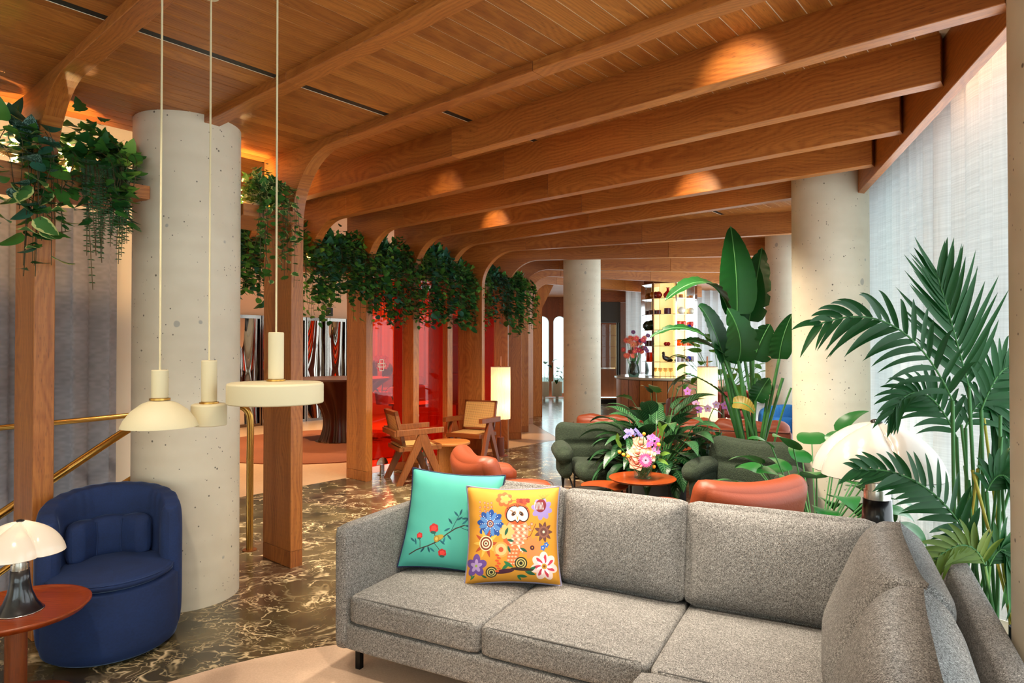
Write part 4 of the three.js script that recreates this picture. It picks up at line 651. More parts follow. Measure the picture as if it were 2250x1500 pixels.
{ // small white marks on the glass
  const [c, g] = canvas(128, 128); g.fillStyle = '#f7ead8'; g.fillRect(0, 0, 128, 128); const mk = std({ color: '#f3e6d4', roughness: 0.6 });
  const fr = (w, h, t) => [B(-w, h - t, 0, w, h, 0.004), B(-w, -h, 0, w, -h + t, 0.004), B(-w, -h, 0, -w + t, h, 0.004), B(w - t, -h, 0, w, h, 0.004)];
  const p = W(6.585, 5.16, 1.386), o = solo('glass_emblem', merge([...fr(0.06, 0.028, 0.011), ...fr(0.034, 0.075, 0.011)]).rotateY(Math.PI / 2), mk, 'white emblem of two crossed rounded rectangles on the red glass', 'emblem', p, TURN);
  const p2 = W(6.605, 5.755, 0.685); solo('glass_emblem', merge([B(-0.05, 0, 0, 0.05, 0.025, 0.004), B(-0.045, 0.04, 0, 0.045, 0.055, 0.004), B(-0.03, 0.055, 0, 0.045, 0.09, 0.004)]).rotateY(Math.PI / 2), mk, 'small white pictogram low on the second red glass pane', 'emblem', p2, TURN);
}
{ // dark cabinets seen through the glass, orchid on a stand
  const w = W(8.6, 9.55), o = thing('lobby_cabinet', 'dark red open cabinet behind the glass in the lobby', 'cabinet', w, TURN), m = std({ color: '#7a3a2a', roughness: 0.5 });
  part(o, 'back', B(-0.4, 0, 0, -0.37, 2.2, 1.4), m); for (const y of [0, 0.55, 1.1, 1.65, 2.17]) part(o, 'shelf', B(-0.4, y, 0, 0, y + 0.03, 1.4), m); for (const z of [0, 1.37]) part(o, 'side', B(-0.4, 0, z, 0, 2.2, z + 0.03), m);
  const s = W(9.0, 8.05), st = thing('plant_stand', 'low lobby bench seen through the red glass', 'bench', s, TURN); part(st, 'bench_top', B(-0.3, 0.56, -0.6, 0.3, 0.6, 0.6), M.walnut); part(st, 'bench_body', B(-0.26, 0, -0.56, 0.26, 0.56, 0.56), std({ color: '#d0682c', roughness: 0.6 }));
}
// ------------------------------------------------------------------ plants
const leafMat = (c, r = 0.42) => phys({ color: c, roughness: r, transmission: 0.18, thickness: 0, ior: 1.3 });
const G = { ivy: leafMat('#3c6e2a'), deep: leafMat('#285a2a'), mid: leafMat('#4a7e34'), lime: leafMat('#6f9a3a'), blue: leafMat('#386a54'), fern: leafMat('#1f4a1c'), strel: leafMat('#124619', 0.33), palm: leafMat('#1d5226', 0.4), mons: leafMat('#1f5e26', 0.3), stem: std({ color: '#3f7a3c', roughness: 0.55 }), vine: std({ color: '#4a3f22', roughness: 0.8 }) };
function leafGeo(L, Wd, prof, bend = 0.5, fold = 0.15, nu = 4, nv = 7) {   // base at the origin, grows along +y, upper face +z
  const pts = [[0, 0]]; for (let k = 1; k <= nv; k++) { const a = bend * (k - 0.5) / nv, s = L / nv; pts.push([pts[k - 1][0] + s * Math.cos(a), pts[k - 1][1] - s * Math.sin(a)]); }
  return grid(nu, nv, (u, v) => { const k = Math.round(v * nv), hw = Wd / 2 * prof(v), x = (u * 2 - 1) * hw; return [x, pts[k][0], pts[k][1] + Math.abs(x) * fold]; });
}
const oval = (t) => Math.pow(Math.sin(Math.PI * Math.pow(t, 0.7)), 0.8), heart = (t) => (t < 0.06 ? 0.55 : Math.pow(Math.sin(Math.PI * Math.pow(0.1 + 0.9 * t, 0.62)), 0.75)), ivyP = (t) => [0.35, 0.95, 0.7, 0.95, 0.5, 0.45, 0.22, 0][Math.min(7, Math.round(t * 7))], lance = (t) => Math.pow(Math.sin(Math.PI * Math.pow(t, 0.55)), 0.9);
const LG = { ivy: leafGeo(0.062, 0.06, ivyP, 0.4, 0.2), heart: leafGeo(0.085, 0.062, heart, 0.6, 0.18), oval: leafGeo(0.06, 0.042, oval, 0.5, 0.2), big: leafGeo(0.115, 0.082, heart, 0.6, 0.15), fern: leafGeo(0.03, 0.011, lance, 0.4, 0.1, 2, 3) };
const YAW = Math.atan2(0.76, 0.649);
function hangPlant(label, pos, o) {   // pot on the ledge, a mound of leaves and trailing vines
  const { w = 0.4, drop = 0.55, up = 0.35, kind = 'heart', mats = [G.deep, G.mid], n = 300, yaw = YAW, single = false, vines = 16, pot = M.potCream, S = 1 } = o;
  const t = thing('trailing_plant', label, 'plant', pos, yaw, 'trailing plants on the ledges'); part(t, 'pot', lathe([[0, 0], [0.075, 0], [0.088, 0.13], [0.08, 0.13], [0.07, 0.11], [0, 0.11]], 24), pot, [0, 0, -0.12]);
  const lists = mats.map(() => []), stems = [];
  const put = (x, y, z, a, pitch, s) => lists[Math.floor(rnd() * mats.length) % mats.length].push(MX(x, y, z, pitch, a, rr(-0.7, 0.7), s));
  for (let i = 0; i < n * 0.5; i++) { const a = rr(0, 6.283), q = Math.sqrt(rnd()), y = rr(0.05, up) * (1.1 - q * 0.6); put(q * w / 2 * Math.cos(a), y, q * 0.17 * Math.sin(a) - 0.04, rr(-1.5, 1.5), rr(0.7, 2.3), rr(0.7, 1.25) * S); }
  for (let i = 0; i < vines; i++) {
    const x0 = rr(-w / 2, w / 2), len = drop * (0.35 + 0.65 * rnd() ** 0.8), out = rr(0.15, 0.24), dx = rr(-0.08, 0.08), y0 = rr(0.02, up * 0.5), pts = [[x0 * 0.6, 0.08, -0.1], [x0 * 0.85, y0 + 0.05, 0.02], [x0 + dx * 0.2, y0 - 0.05, out], [x0 + dx * 0.6, -len * 0.5, out + 0.015 * Math.sin(i)], [x0 + dx, -len, out + 0.02 * Math.cos(i)]];
    stems.push(tube(pts, 0.0022, 14, 4)); const c = new THREE.CatmullRomCurve3(pts.map((p) => V(...p))), m = Math.max(5, Math.round(n * 0.5 / vines));
    for (let k = 0; k < m; k++) { const p = c.getPoint(0.22 + 0.78 * (k + rnd() * 0.6) / m); put(p.x + rr(-0.02, 0.02), p.y, p.z, rr(-1.4, 1.4), rr(1.7, 2.9), rr(0.6, 1.2) * S); }
  }
  if (stems.length) part(t, 'vines', merge(stems), G.vine);
  mats.forEach((m, i) => { if (!lists[i].length) return; if (single) for (const q of lists[i]) { const lf = part(t, 'leaf', LG[kind], m); q.decompose(lf.position, lf.quaternion, lf.scale); } else { const f = part(t, 'foliage', copies(LG[kind], lists[i]), m); f.userData.kind = 'stuff'; } });
  return t;
}
const satin = phys({ map: (() => { const a = noise(14, 14, 5), b = noise(40, 40, 6); return tex(128, 128, (u, v) => (a(u, v) * 0.5 + b(u, v) * 0.5 > 0.56 ? [126, 158, 148] : [30, 66, 52]), true, [1, 1]); })(), roughness: 0.5 });
const varieg = phys({ map: (() => { const a = noise(6, 10, 15); return tex(64, 64, (u, v) => (Math.abs(u - 0.5) > 0.3 + 0.15 * a(u, v) ? [206, 208, 130] : [74, 122, 58]), true, [1, 1]); })(), roughness: 0.5 });
const L1 = (n) => W(4.34, n, 2.58), L2 = (n) => W(6.5, n, 2.58);
hangPlant('trailing plant with large mottled silver leaves at the left edge', L1(0.72), { w: 0.62, drop: 0.56, up: 0.44, kind: 'big', mats: [satin, G.blue, varieg, G.mid], n: 210, single: true, vines: 14, S: 1.15 });
hangPlant('trailing ivy hanging in front of the left post', L1(1.03), { w: 0.16, drop: 0.62, up: 0.16, kind: 'ivy', mats: [G.ivy, G.deep], n: 120, single: true, vines: 6, S: 1.35 });
hangPlant('pointed-leaf plant on the ledge beside the left post', L1(1.27), { w: 0.3, drop: 0.3, up: 0.46, kind: 'ivy', mats: [G.ivy, G.deep], n: 220, single: true, vines: 12, S: 1.45 });
hangPlant('round-leaf trailing plant next to the big column on the ledge', L1(1.45), { w: 0.16, drop: 0.2, up: 0.36, kind: 'heart', mats: [G.mid, G.lime], n: 70, single: true, vines: 5, S: 1.15 });
{ // hanging fern fronds
  const o = thing('hanging_fern', 'dark fern with long drooping fronds on the left ledge', 'plant', L1(1.31), YAW, 'trailing plants on the ledges');
  for (let i = 0; i < 26; i++) { const x0 = rr(-0.12, 0.12), len = rr(0.35, 0.62) * (i < 5 ? 1.15 : 0.8), pts = [[x0 * 0.4, 0.06, -0.02], [x0 * 0.8, 0.1, 0.1], [x0, -0.05, 0.19], [x0 + rr(-0.03, 0.03), -len, 0.2 + rr(-0.02, 0.03)]], c = new THREE.CatmullRomCurve3(pts.map((p) => V(...p))), ms = []; for (let k = 4; k < 46; k++) { const p = c.getPoint(k / 46), s = 1.15 - 0.5 * k / 46; for (const sd of [-1, 1]) ms.push(MX(p.x, p.y, p.z, 0.25, rr(-0.3, 0.3), sd * 1.75, s)); } const f = part(o, 'frond', copies(LG.fern, ms), G.fern); part(f, 'rib', tube(pts, 0.002, 12, 4), G.vine); }
}
hangPlant('variegated ivy spilling from a pale pot between big column and post', L1(2.35), { w: 0.26, drop: 0.55, up: 0.36, kind: 'ivy', mats: [G.ivy, G.mid, varieg], n: 520, vines: 18, S: 0.95 });
const spots2 = [[3.15, 'beside the big column in the lobby opening'], [3.42, 'right behind the disc pendant post'], [4.02, 'just right of the disc pendant post'], [4.3, 'above the black C sign'], [4.55, 'just left of the first red glass post'], [4.8, 'in front of the first red glass post'], [5.08, 'over the left cane chair'], [5.38, 'over the second red glass post'], [5.72, 'over the low oak table'], [6.05, 'over the post between the cane chairs']];
spots2.forEach(([n, w], i) => hangPlant('trailing plant on the far ledge ' + w, L2(n), { w: 0.6, drop: n > 4.2 && n < 4.6 ? 0.45 : rr(0.5, 0.8), up: 0.46, kind: ['heart', 'oval', 'ivy'][i % 3], mats: [[G.deep, G.mid, G.blue], [G.fern, G.mid], [G.ivy, G.deep, G.lime]][i % 3], n: 860, vines: 30, S: 1.2 }));
[[-0.86, 9.25, 'above the right cane chair'], [-0.62, 9.62, 'over the post behind the right cane chair'], [-0.36, 10.0, 'just left of the near floor lamp'], [-0.12, 10.45, 'right above the near floor lamp'], [0.08, 10.85, 'at the far end of the ledge']].forEach(([x, d, w], i) => hangPlant('trailing plant on the far ledge ' + w, [x, 2.58, -d], { w: 0.5, drop: rr(0.6, 0.95), up: 0.36, kind: ['heart', 'ivy', 'oval'][i % 3], mats: [[G.deep, G.mid], [G.ivy, G.mid, G.lime], [G.fern, G.blue]][i % 3], n: 760, vines: 28, yaw: 1.0, S: 1.25 }));

// a blade along a curve: p0 base, p1 mid, p2 tip; face = direction the upper side looks to
function blade(p0, p1, p2, width, face, o = {}) {
  const { prof = oval, nu = 8, nv = 18, fold = 0.12, ribs = 0, split = 0, roll = 0 } = o, c = new THREE.QuadraticBezierCurve3(V(...p0), V(...p1), V(...p2)), F = V(...face).normalize();
  const rows = []; for (let k = 0; k <= nv; k++) { const t = k / nv, p = c.getPoint(t), tg = c.getTangent(t), s = V().crossVectors(tg, F).normalize().applyAxisAngle(tg, roll), n = V().crossVectors(s, tg).normalize(); rows.push([p, s, n]); }
  return grid(nu, nv, (u, v) => { const k = Math.round(v * nv), [p, s, n] = rows[k], e = u * 2 - 1; let hw = width / 2 * prof(v); if (split) hw *= 1 - split * Math.max(0, Math.sin(v * 31 + e * 2)) ** 6 * Math.abs(e); const x = e * hw, z = Math.abs(x) * fold + ribs * Math.sin(v * 60 + Math.abs(e) * 5) * Math.abs(e); return [p.x + s.x * x + n.x * z, p.y + s.y * x + n.y * z, p.z + s.z * x + n.z * z]; });
}
const stemTo = (a, b, r0, bow = 0.1) => { const A = V(...a), Bv = V(...b), m = A.clone().lerp(Bv, 0.5); m.x += (A.x - Bv.x) * bow; m.z += (A.z - Bv.z) * bow; return new THREE.TubeGeometry(new THREE.QuadraticBezierCurve3(A, m, Bv), 14, r0, 6); };
{ // bird of paradise in the middle
  const base = [2.50, 0, -6.62], o = thing('bird_of_paradise', 'tall bird of paradise plant with paddle leaves in the middle of the lounge', 'plant', base);
  part(o, 'pot', lathe([[0, 0], [0.2, 0], [0.23, 0.34], [0.215, 0.34], [0.2, 0.3], [0, 0.3]], 40), M.potGrey); part(o, 'soil', cyl(0.2, 0.2, 0.01, 32), M.soil, [0, 0.29, 0]);
  const q = (px, py, dz = 0) => { const k = (6.62 - dz) / 1420; return [(px - 1125) * k - base[0], 1.6 + (765 - py) * k, dz]; };   // measured outline of the plant, 6.6 m away
  const L = [ // blade base, mid, tip, width, face, roll, mat
    [q(1620, 690, 0.05), q(1622, 590, 0.1), q(1606, 497, 0.0), 0.40, [0.1, 0.15, 1], 0], [q(1646, 705, -0.1), q(1662, 620, -0.12), q(1675, 544, -0.15), 0.33, [-0.5, 0.1, 1], 0.1],
    [q(1600, 678, 0.1), q(1560, 570, 0.25), q(1462, 660, 0.35), 0.36, [0.2, 0.8, 0.8], 0.5], [q(1592, 790, 0.2), q(1560, 690, 0.35), q(1535, 672, 0.45), 0.34, [0.3, 0.5, 1], 0.2],
    [q(1622, 792, 0.25), q(1640, 740, 0.4), q(1598, 676, 0.35), 0.36, [0.1, 0.3, 1], 0], [q(1655, 790, 0.05), q(1672, 745, 0.1), q(1692, 712, 0.1), 0.34, [-0.2, 0.2, 1], 0.3],
    [q(1712, 788, 0.1), q(1716, 740, 0.15), q(1742, 688, 0.1), 0.22, [-0.7, 0.2, 1], 0.4], [q(1578, 760, 0.25), q(1500, 690, 0.45), q(1428, 742, 0.5), 0.16, [0.1, 1, 0.5], 0], [q(1585, 775, 0.2), q(1540, 740, 0.35), q(1496, 752, 0.4), 0.2, [0.2, 0.8, 0.7], 0.3],
    [q(1594, 872, 0.3), q(1560, 835, 0.4), q(1502, 818, 0.45), 0.10, [0.2, 1, 0.4], 0.2], [q(1600, 795, 0.1), q(1618, 745, 0.2), q(1660, 770, 0.2), 0.26, [0, 0.5, 1], 0], [q(1660, 880, 0.1), q(1675, 850, 0.15), q(1690, 830, 0.1), 0.2, [-0.3, 0.2, 1], 0], [q(1610, 885, 0.3), q(1640, 880, 0.4), q(1658, 908, 0.4), 0.16, [0, 0.7, 1], 0, 1]];
  const brown = leafMat('#7a6a24');
  L.forEach(([a, b, c, w, f, roll, old], i) => { const lf = part(o, 'leaf', blade(a, b, c, w, f, { prof: (t) => Math.pow(Math.sin(Math.PI * Math.pow(Math.min(1, 0.06 + 0.94 * t), 0.62)), 0.62), nu: 12, nv: 26, fold: 0.16, ribs: 0.004, split: i === 7 ? 0.9 : i % 3 === 0 ? 0 : 0.3, roll }), old ? brown : G.strel); part(lf, 'midrib', new THREE.TubeGeometry(new THREE.QuadraticBezierCurve3(V(...a), V(...b), V(...c)), 16, 0.006, 5), G.stem); part(o, 'leaf_stalk', stemTo([rr(-0.09, 0.09), 0.3, rr(-0.08, 0.08)], a, 0.013 + 0.004 * rnd(), 0.05), G.stem); });
  for (let k = 0; k < 5; k++) part(o, 'leaf_stalk', stemTo([rr(-0.1, 0.1), 0.3, rr(-0.08, 0.1)], q(1600 + k * 30, 830 + 20 * (k % 2), 0.1), 0.016, 0.04), G.stem);
  part(o, 'leaf_stalk', stemTo([0.1, 0.3, 0.05], q(1738, 852, 0.2), 0.01, 0.25), G.stem);
}
// striped prayer plant in the big grey pot
const prayTex = tex(256, 256, (u, v) => { const e = Math.abs(u - 0.5) * 2, s = Math.sin((v * 11 - e * 2.2) * Math.PI * 2), k = sst(0.55, 0.95, s) * sst(0.03, 0.2, e) * (1 - sst(0.75, 0.95, e)) * 0.65 + (1 - sst(0.02, 0.06, e)) * 0.6; return mixc([22, 62, 34], [126, 168, 112], k); }, true, [1, 1]);
function rosette(o, n, L, Wd, y0, mat, opt = {}) {
  for (let i = 0; i < n; i++) {
    const a = i * 2.39996 + rr(-0.2, 0.2), q = i / n, el = 1.35 - 1.25 * q + rr(-0.12, 0.12), l = L * rr(0.8, 1.15), st = (opt.stalk || 0.28) * rr(0.8, 1.25) * (0.75 + 0.5 * (1 - q)), c = Math.cos(a), s = Math.sin(a), R0 = 0.05 + 0.07 * q;
    const b0 = [R0 * c, y0, R0 * s], p0 = [b0[0] + c * st * Math.cos(el), y0 + st * Math.sin(el), b0[2] + s * st * Math.cos(el)], e2 = el - 0.35, p1 = [p0[0] + c * l * 0.55 * Math.cos(e2), p0[1] + l * 0.55 * Math.sin(e2), p0[2] + s * l * 0.55 * Math.cos(e2)], e3 = el - 1.3 - 0.4 * q, p2 = [p1[0] + c * l * 0.55 * Math.cos(e3), p1[1] + l * 0.55 * Math.sin(e3), p1[2] + s * l * 0.55 * Math.cos(e3)];
    part(o, 'leaf', blade(p0, p1, p2, Wd * rr(0.85, 1.15), [0.15 * c, 1, 0.15 * s], { prof: opt.prof || lance, nu: 6, nv: 10, fold: opt.fold ?? 0.25, split: opt.split || 0, roll: rr(-0.25, 0.25) }), mat); part(o, 'leaf_stalk', stemTo(b0, p0, 0.005, 0), G.stem);
  }
}
{
  const o = thing('prayer_plant', 'bushy prayer plant with striped leaves in a big grey pot', 'plant', [1.47, 0, -6.62]);
  part(o, 'pot', lathe([[0, 0], [0.28, 0], [0.3, 0.03], [0.305, 0.40], [0.285, 0.41], [0.275, 0.36], [0, 0.36]], 56), M.potGrey); part(o, 'soil', cyl(0.272, 0.272, 0.01, 40), M.soil, [0, 0.355, 0]);
  rosette(o, 60, 0.36, 0.17, 0.36, phys({ map: prayTex, roughness: 0.3 }), { stalk: 0.44 }); rosette(o, 56, 0.34, 0.165, 0.36, phys({ map: prayTex, color: '#d8e0d0', roughness: 0.3 }), { stalk: 0.3 });
}
function flower(parent, p, r, mat, face = [0, 0.3, 1], n = 5, name = 'flower', centre) {
  const f = new THREE.Group(); f.name = name; f.position.set(...p); f.quaternion.setFromUnitVectors(V(0, 0, 1), V(...face).normalize()); parent.add(f); const g = leafGeo(r, r * (n > 8 ? 0.28 : 0.85), oval, 0.35, 0.05, 3, 4);
  part(f, 'petals', copies(g, Array.from({ length: n }, (_, k) => MX(0, 0, 0.002 * (k % 2), 0.25, 0, k / n * 6.283, 1, 'ZYX'))), mat); part(f, 'flower_centre', new THREE.SphereGeometry(r * 0.2, 8, 6), centre || M.brass); return f;
}
{ // orchid behind the prayer plant
  const o = thing('orchid', 'pink moth orchid rising behind the striped prayer plant', 'plant', [2.18, 0, -7.35]), pk = std({ color: '#e3b2dc', roughness: 0.6 }), pk2 = std({ color: '#c779c8', roughness: 0.6 });
  part(o, 'pot', lathe([[0, 0], [0.09, 0], [0.1, 0.5], [0.09, 0.5], [0.08, 0.46], [0, 0.46]], 24), M.potCream);
  const sp = (pts) => part(o, 'flower_spike', tube(pts, 0.006, 20, 5), G.stem); sp([[0, 0.46, 0], [-0.05, 0.8, 0], [-0.1, 1.12, 0.05], [-0.18, 1.14, 0.1]]); sp([[0, 0.46, 0], [0.06, 0.8, 0], [0.15, 0.98, 0.05], [0.26, 0.94, 0.1]]);
  [[-0.22, 1.12, 0.12], [-0.17, 1.04, 0.14], [-0.13, 0.98, 0.14], [-0.1, 0.92, 0.15], [0.1, 0.97, 0.12], [0.0, 0.93, 0.14], [0.2, 0.96, 0.12], [0.27, 0.9, 0.12]].forEach((p, i) => flower(o, p, 0.052, i % 3 ? pk : pk2, [rr(-0.3, 0.3), 0.1, 1]));
  rosette(o, 5, 0.28, 0.09, 0.47, G.mid, { stalk: 0.04 });
}
{ // split-leaf plants: beside the window column, and behind the leather sofa
  const o = thing('philodendron', 'glossy heart-leaf plant between the column and the large lamp', 'plant', [2.22, 0, -4.72]); part(o, 'pot', lathe([[0, 0], [0.15, 0], [0.17, 0.26], [0.155, 0.26], [0.15, 0.23], [0, 0.23]], 36), M.potCream); rosette(o, 46, 0.24, 0.19, 0.23, G.mons, { stalk: 0.5, prof: heart, fold: 0.1 });
  const o2 = thing('philodendron', 'tall leafy plant behind the far floor lamp', 'plant', [3.42, 0, -10.5]); part(o2, 'pot', lathe([[0, 0], [0.2, 0], [0.22, 0.4], [0.2, 0.4], [0.19, 0.36], [0, 0.36]], 36), M.potCream); rosette(o2, 34, 0.34, 0.24, 0.9, leafMat('#4a7a26', 0.35), { stalk: 0.62, prof: heart, fold: 0.1 }); part(o2, 'trunk', cyl(0.03, 0.02, 0.6, 8), G.vine, [0, 0.36, 0]);
  const o3 = thing('philodendron', 'broad-leaf plant rising right behind the leather sofa', 'plant', [2.15, 0, -9.35]); part(o3, 'pot', lathe([[0, 0], [0.15, 0], [0.17, 0.35], [0.155, 0.35], [0.15, 0.3], [0, 0.3]], 36), M.potCream); rosette(o3, 16, 0.3, 0.2, 0.32, leafMat('#2a5a26', 0.35), { stalk: 0.55, prof: heart, fold: 0.1, split: 0.4 });
  const o4 = thing('zz_plant', 'small dark feathery plant between the grey pot and the right green armchair', 'plant', [1.98, 0, -6.45]); part(o4, 'pot', lathe([[0, 0], [0.11, 0], [0.12, 0.2], [0.11, 0.2], [0.1, 0.17], [0, 0.17]], 28), M.potGrey); for (let i = 0; i < 9; i++) { const a = i * 0.7, c = Math.cos(a), s = Math.sin(a), pts = [[0, 0.17, 0], [0.06 * c, 0.4, 0.06 * s], [0.16 * c, 0.62 + 0.02 * i, 0.16 * s]], cv = new THREE.CatmullRomCurve3(pts.map((p) => V(...p))), ms = []; for (let k = 3; k < 14; k++) { const p = cv.getPoint(k / 14); for (const sd of [-1, 1]) ms.push(MX(p.x, p.y, p.z, 0.4, -a + rr(-0.2, 0.2), sd * 1.1, 1.15)); } const f = part(o4, 'frond', copies(LG.oval, ms), G.deep); part(f, 'rib', tube(pts, 0.005, 10, 5), G.stem); }
}
{ // kentia palm by the window
  const base = [1.935, 0, -2.72], o = thing('kentia_palm', 'kentia palm with long feathery fronds in a ribbed pot by the window', 'plant', base), pts = [[0, 0]]; for (let k = 0; k <= 14; k++) { pts.push([0.205 + 0.04 * k / 14 + (k % 2 ? 0.004 : 0), 0.02 + k * 0.027]); } pts.push([0.252, 0.41], [0.238, 0.412], [0.232, 0.36], [0, 0.36]);
  part(o, 'pot', lathe(pts, 64), M.potCream); part(o, 'soil', cyl(0.232, 0.232, 0.01, 40), M.soil, [0, 0.352, 0]);
  const q = (px, py, dz = 0) => { const k = (2.72 - dz) / 1420; return [(px - 1125) * k - base[0], 1.6 + (765 - py) * k, dz]; };   // measured outline of the palm, 2.7 m away
  const fr = [ // stalk foot, crown point, mid, tip, leaflet length, droop
    [[0.0, 0.36, 0.02], q(2128, 850, 0.0), q(2095, 720, 0.0), q(2062, 610, -0.02), 0.34, -0.1, 0.15], [[-0.05, 0.36, 0.0], q(2092, 880, 0.05), q(1985, 640, 0.1), q(1800, 712, 0.2), 0.27, 0.5, 0.25], [[0.05, 0.36, 0.0], q(2155, 900, 0.0), q(2205, 770, -0.02), q(2240, 820, -0.05), 0.26, 0.45, 0.2], [[-0.08, 0.36, 0.06], q(2130, 1190, 0.1), q(2040, 1020, 0.16), q(1885, 1030, 0.2), 0.2, 0.25, 0.2],
    [[0.07, 0.36, 0.04], q(2165, 1080, 0.05), q(2200, 1000, 0.08), q(2235, 1090, 0.1), 0.22, 0.5, 0.2], [[0.02, 0.36, -0.06], q(2120, 940, -0.06), q(2170, 800, -0.1), q(2215, 990, -0.08), 0.25, 0.7, 0.2], [[-0.02, 0.36, -0.04], q(2100, 960, -0.05), q(2030, 800, -0.05), q(1960, 900, 0.0), 0.22, 0.45, 0.2], [[0.06, 0.36, 0.08], q(2160, 1240, 0.12), q(2120, 1130, 0.16), q(1990, 1290, 0.16), 0.17, 0.35, 0.15], [[0.0, 0.36, 0.08], q(2170, 1240, 0.1), q(2210, 1150, 0.12), q(2230, 1290, 0.12), 0.2, 0.4, 0.2]];
  fr.forEach(([a, c, m, t, L, droop, spread], fi) => {
    part(o, 'frond_stalk', new THREE.TubeGeometry(new THREE.CatmullRomCurve3([V(...a), V(a[0] * 0.6 + c[0] * 0.4, a[1] * 0.5 + c[1] * 0.5, a[2]), V(...c)]), 16, 0.007, 6), G.stem);
    const cv = new THREE.QuadraticBezierCurve3(V(...c), V(...m), V(...t)), geos = []; const N = 15;
    for (let k = 0; k <= N; k++) for (const sd of [-1, 1]) {
      const u = 0.04 + 0.95 * k / N, p = cv.getPoint(u), tg = cv.getTangent(u), side = V().crossVectors(tg, V(0, 0, 1)).normalize().multiplyScalar(sd), dir = side.clone().multiplyScalar(1.0 - 0.5 * u).addScaledVector(tg, 0.75 + 0.4 * u).add(V(0, 0.2 - droop * 0.3, rr(-spread, spread) + 0.05)).normalize(), l = L * (0.55 + 0.45 * Math.sin(Math.PI * Math.min(1, u * 0.8 + 0.25))) * rr(0.85, 1.12);
      const mid = p.clone().addScaledVector(dir, l * 0.55), tip = p.clone().addScaledVector(dir, l * 0.95).add(V(0, -droop * l * 0.65, rr(-0.02, 0.02))); geos.push([blade([p.x, p.y, p.z], [mid.x, mid.y, mid.z], [tip.x, tip.y, tip.z], 0.028 * rr(0.8, 1.15), [rr(-0.4, 0.4), 0.35, 1], { prof: (x) => Math.pow(Math.sin(Math.PI * Math.pow(0.03 + 0.97 * x, 0.55)), 0.8), nu: 2, nv: 8, fold: 0.35 })]);
    }
    const f = new THREE.Group(); f.name = 'frond'; o.add(f); part(f, 'rib', new THREE.TubeGeometry(cv, 16, 0.004, 5), G.stem); for (const [g] of geos) part(f, 'leaflet', g, fi === 7 ? leafMat('#5f7a2a') : G.palm);
  });
  for (let i = 0; i < 12; i++) part(o, 'frond_stalk', stemTo([rr(-0.13, 0.14), 0.36, rr(-0.12, 0.12)], q(rr(2095, 2225), rr(900, 1080), rr(-0.1, 0.1)), 0.006, 0.02), i % 4 === 1 ? std({ color: '#a8a03a', roughness: 0.6 }) : G.stem);
  const s = thing('plant_spotlight', 'small black spotlight stuck in the palm pot', 'light', [1.98, 0.362, -2.545]); part(s, 'spike', cyl(0.005, 0.005, 0.07, 8), M.black); part(s, 'lamp_body', lathe([[0, 0], [0.024, 0], [0.027, 0.01], [0.027, 0.085], [0.023, 0.085], [0.021, 0.06], [0, 0.06]], 20), M.black, [0, 0.06, 0]); part(s, 'light_lens', cyl(0.02, 0.02, 0.004, 16), std({ color: '#fff', emissive: WARM, emissiveIntensity: 2.5 }), [0, 0.122, 0]);
  spotLamp(1.98, 0.50, -2.545, 1.95, 2.0, -2.7, 1.0, 0.5, WARM, 1);
}
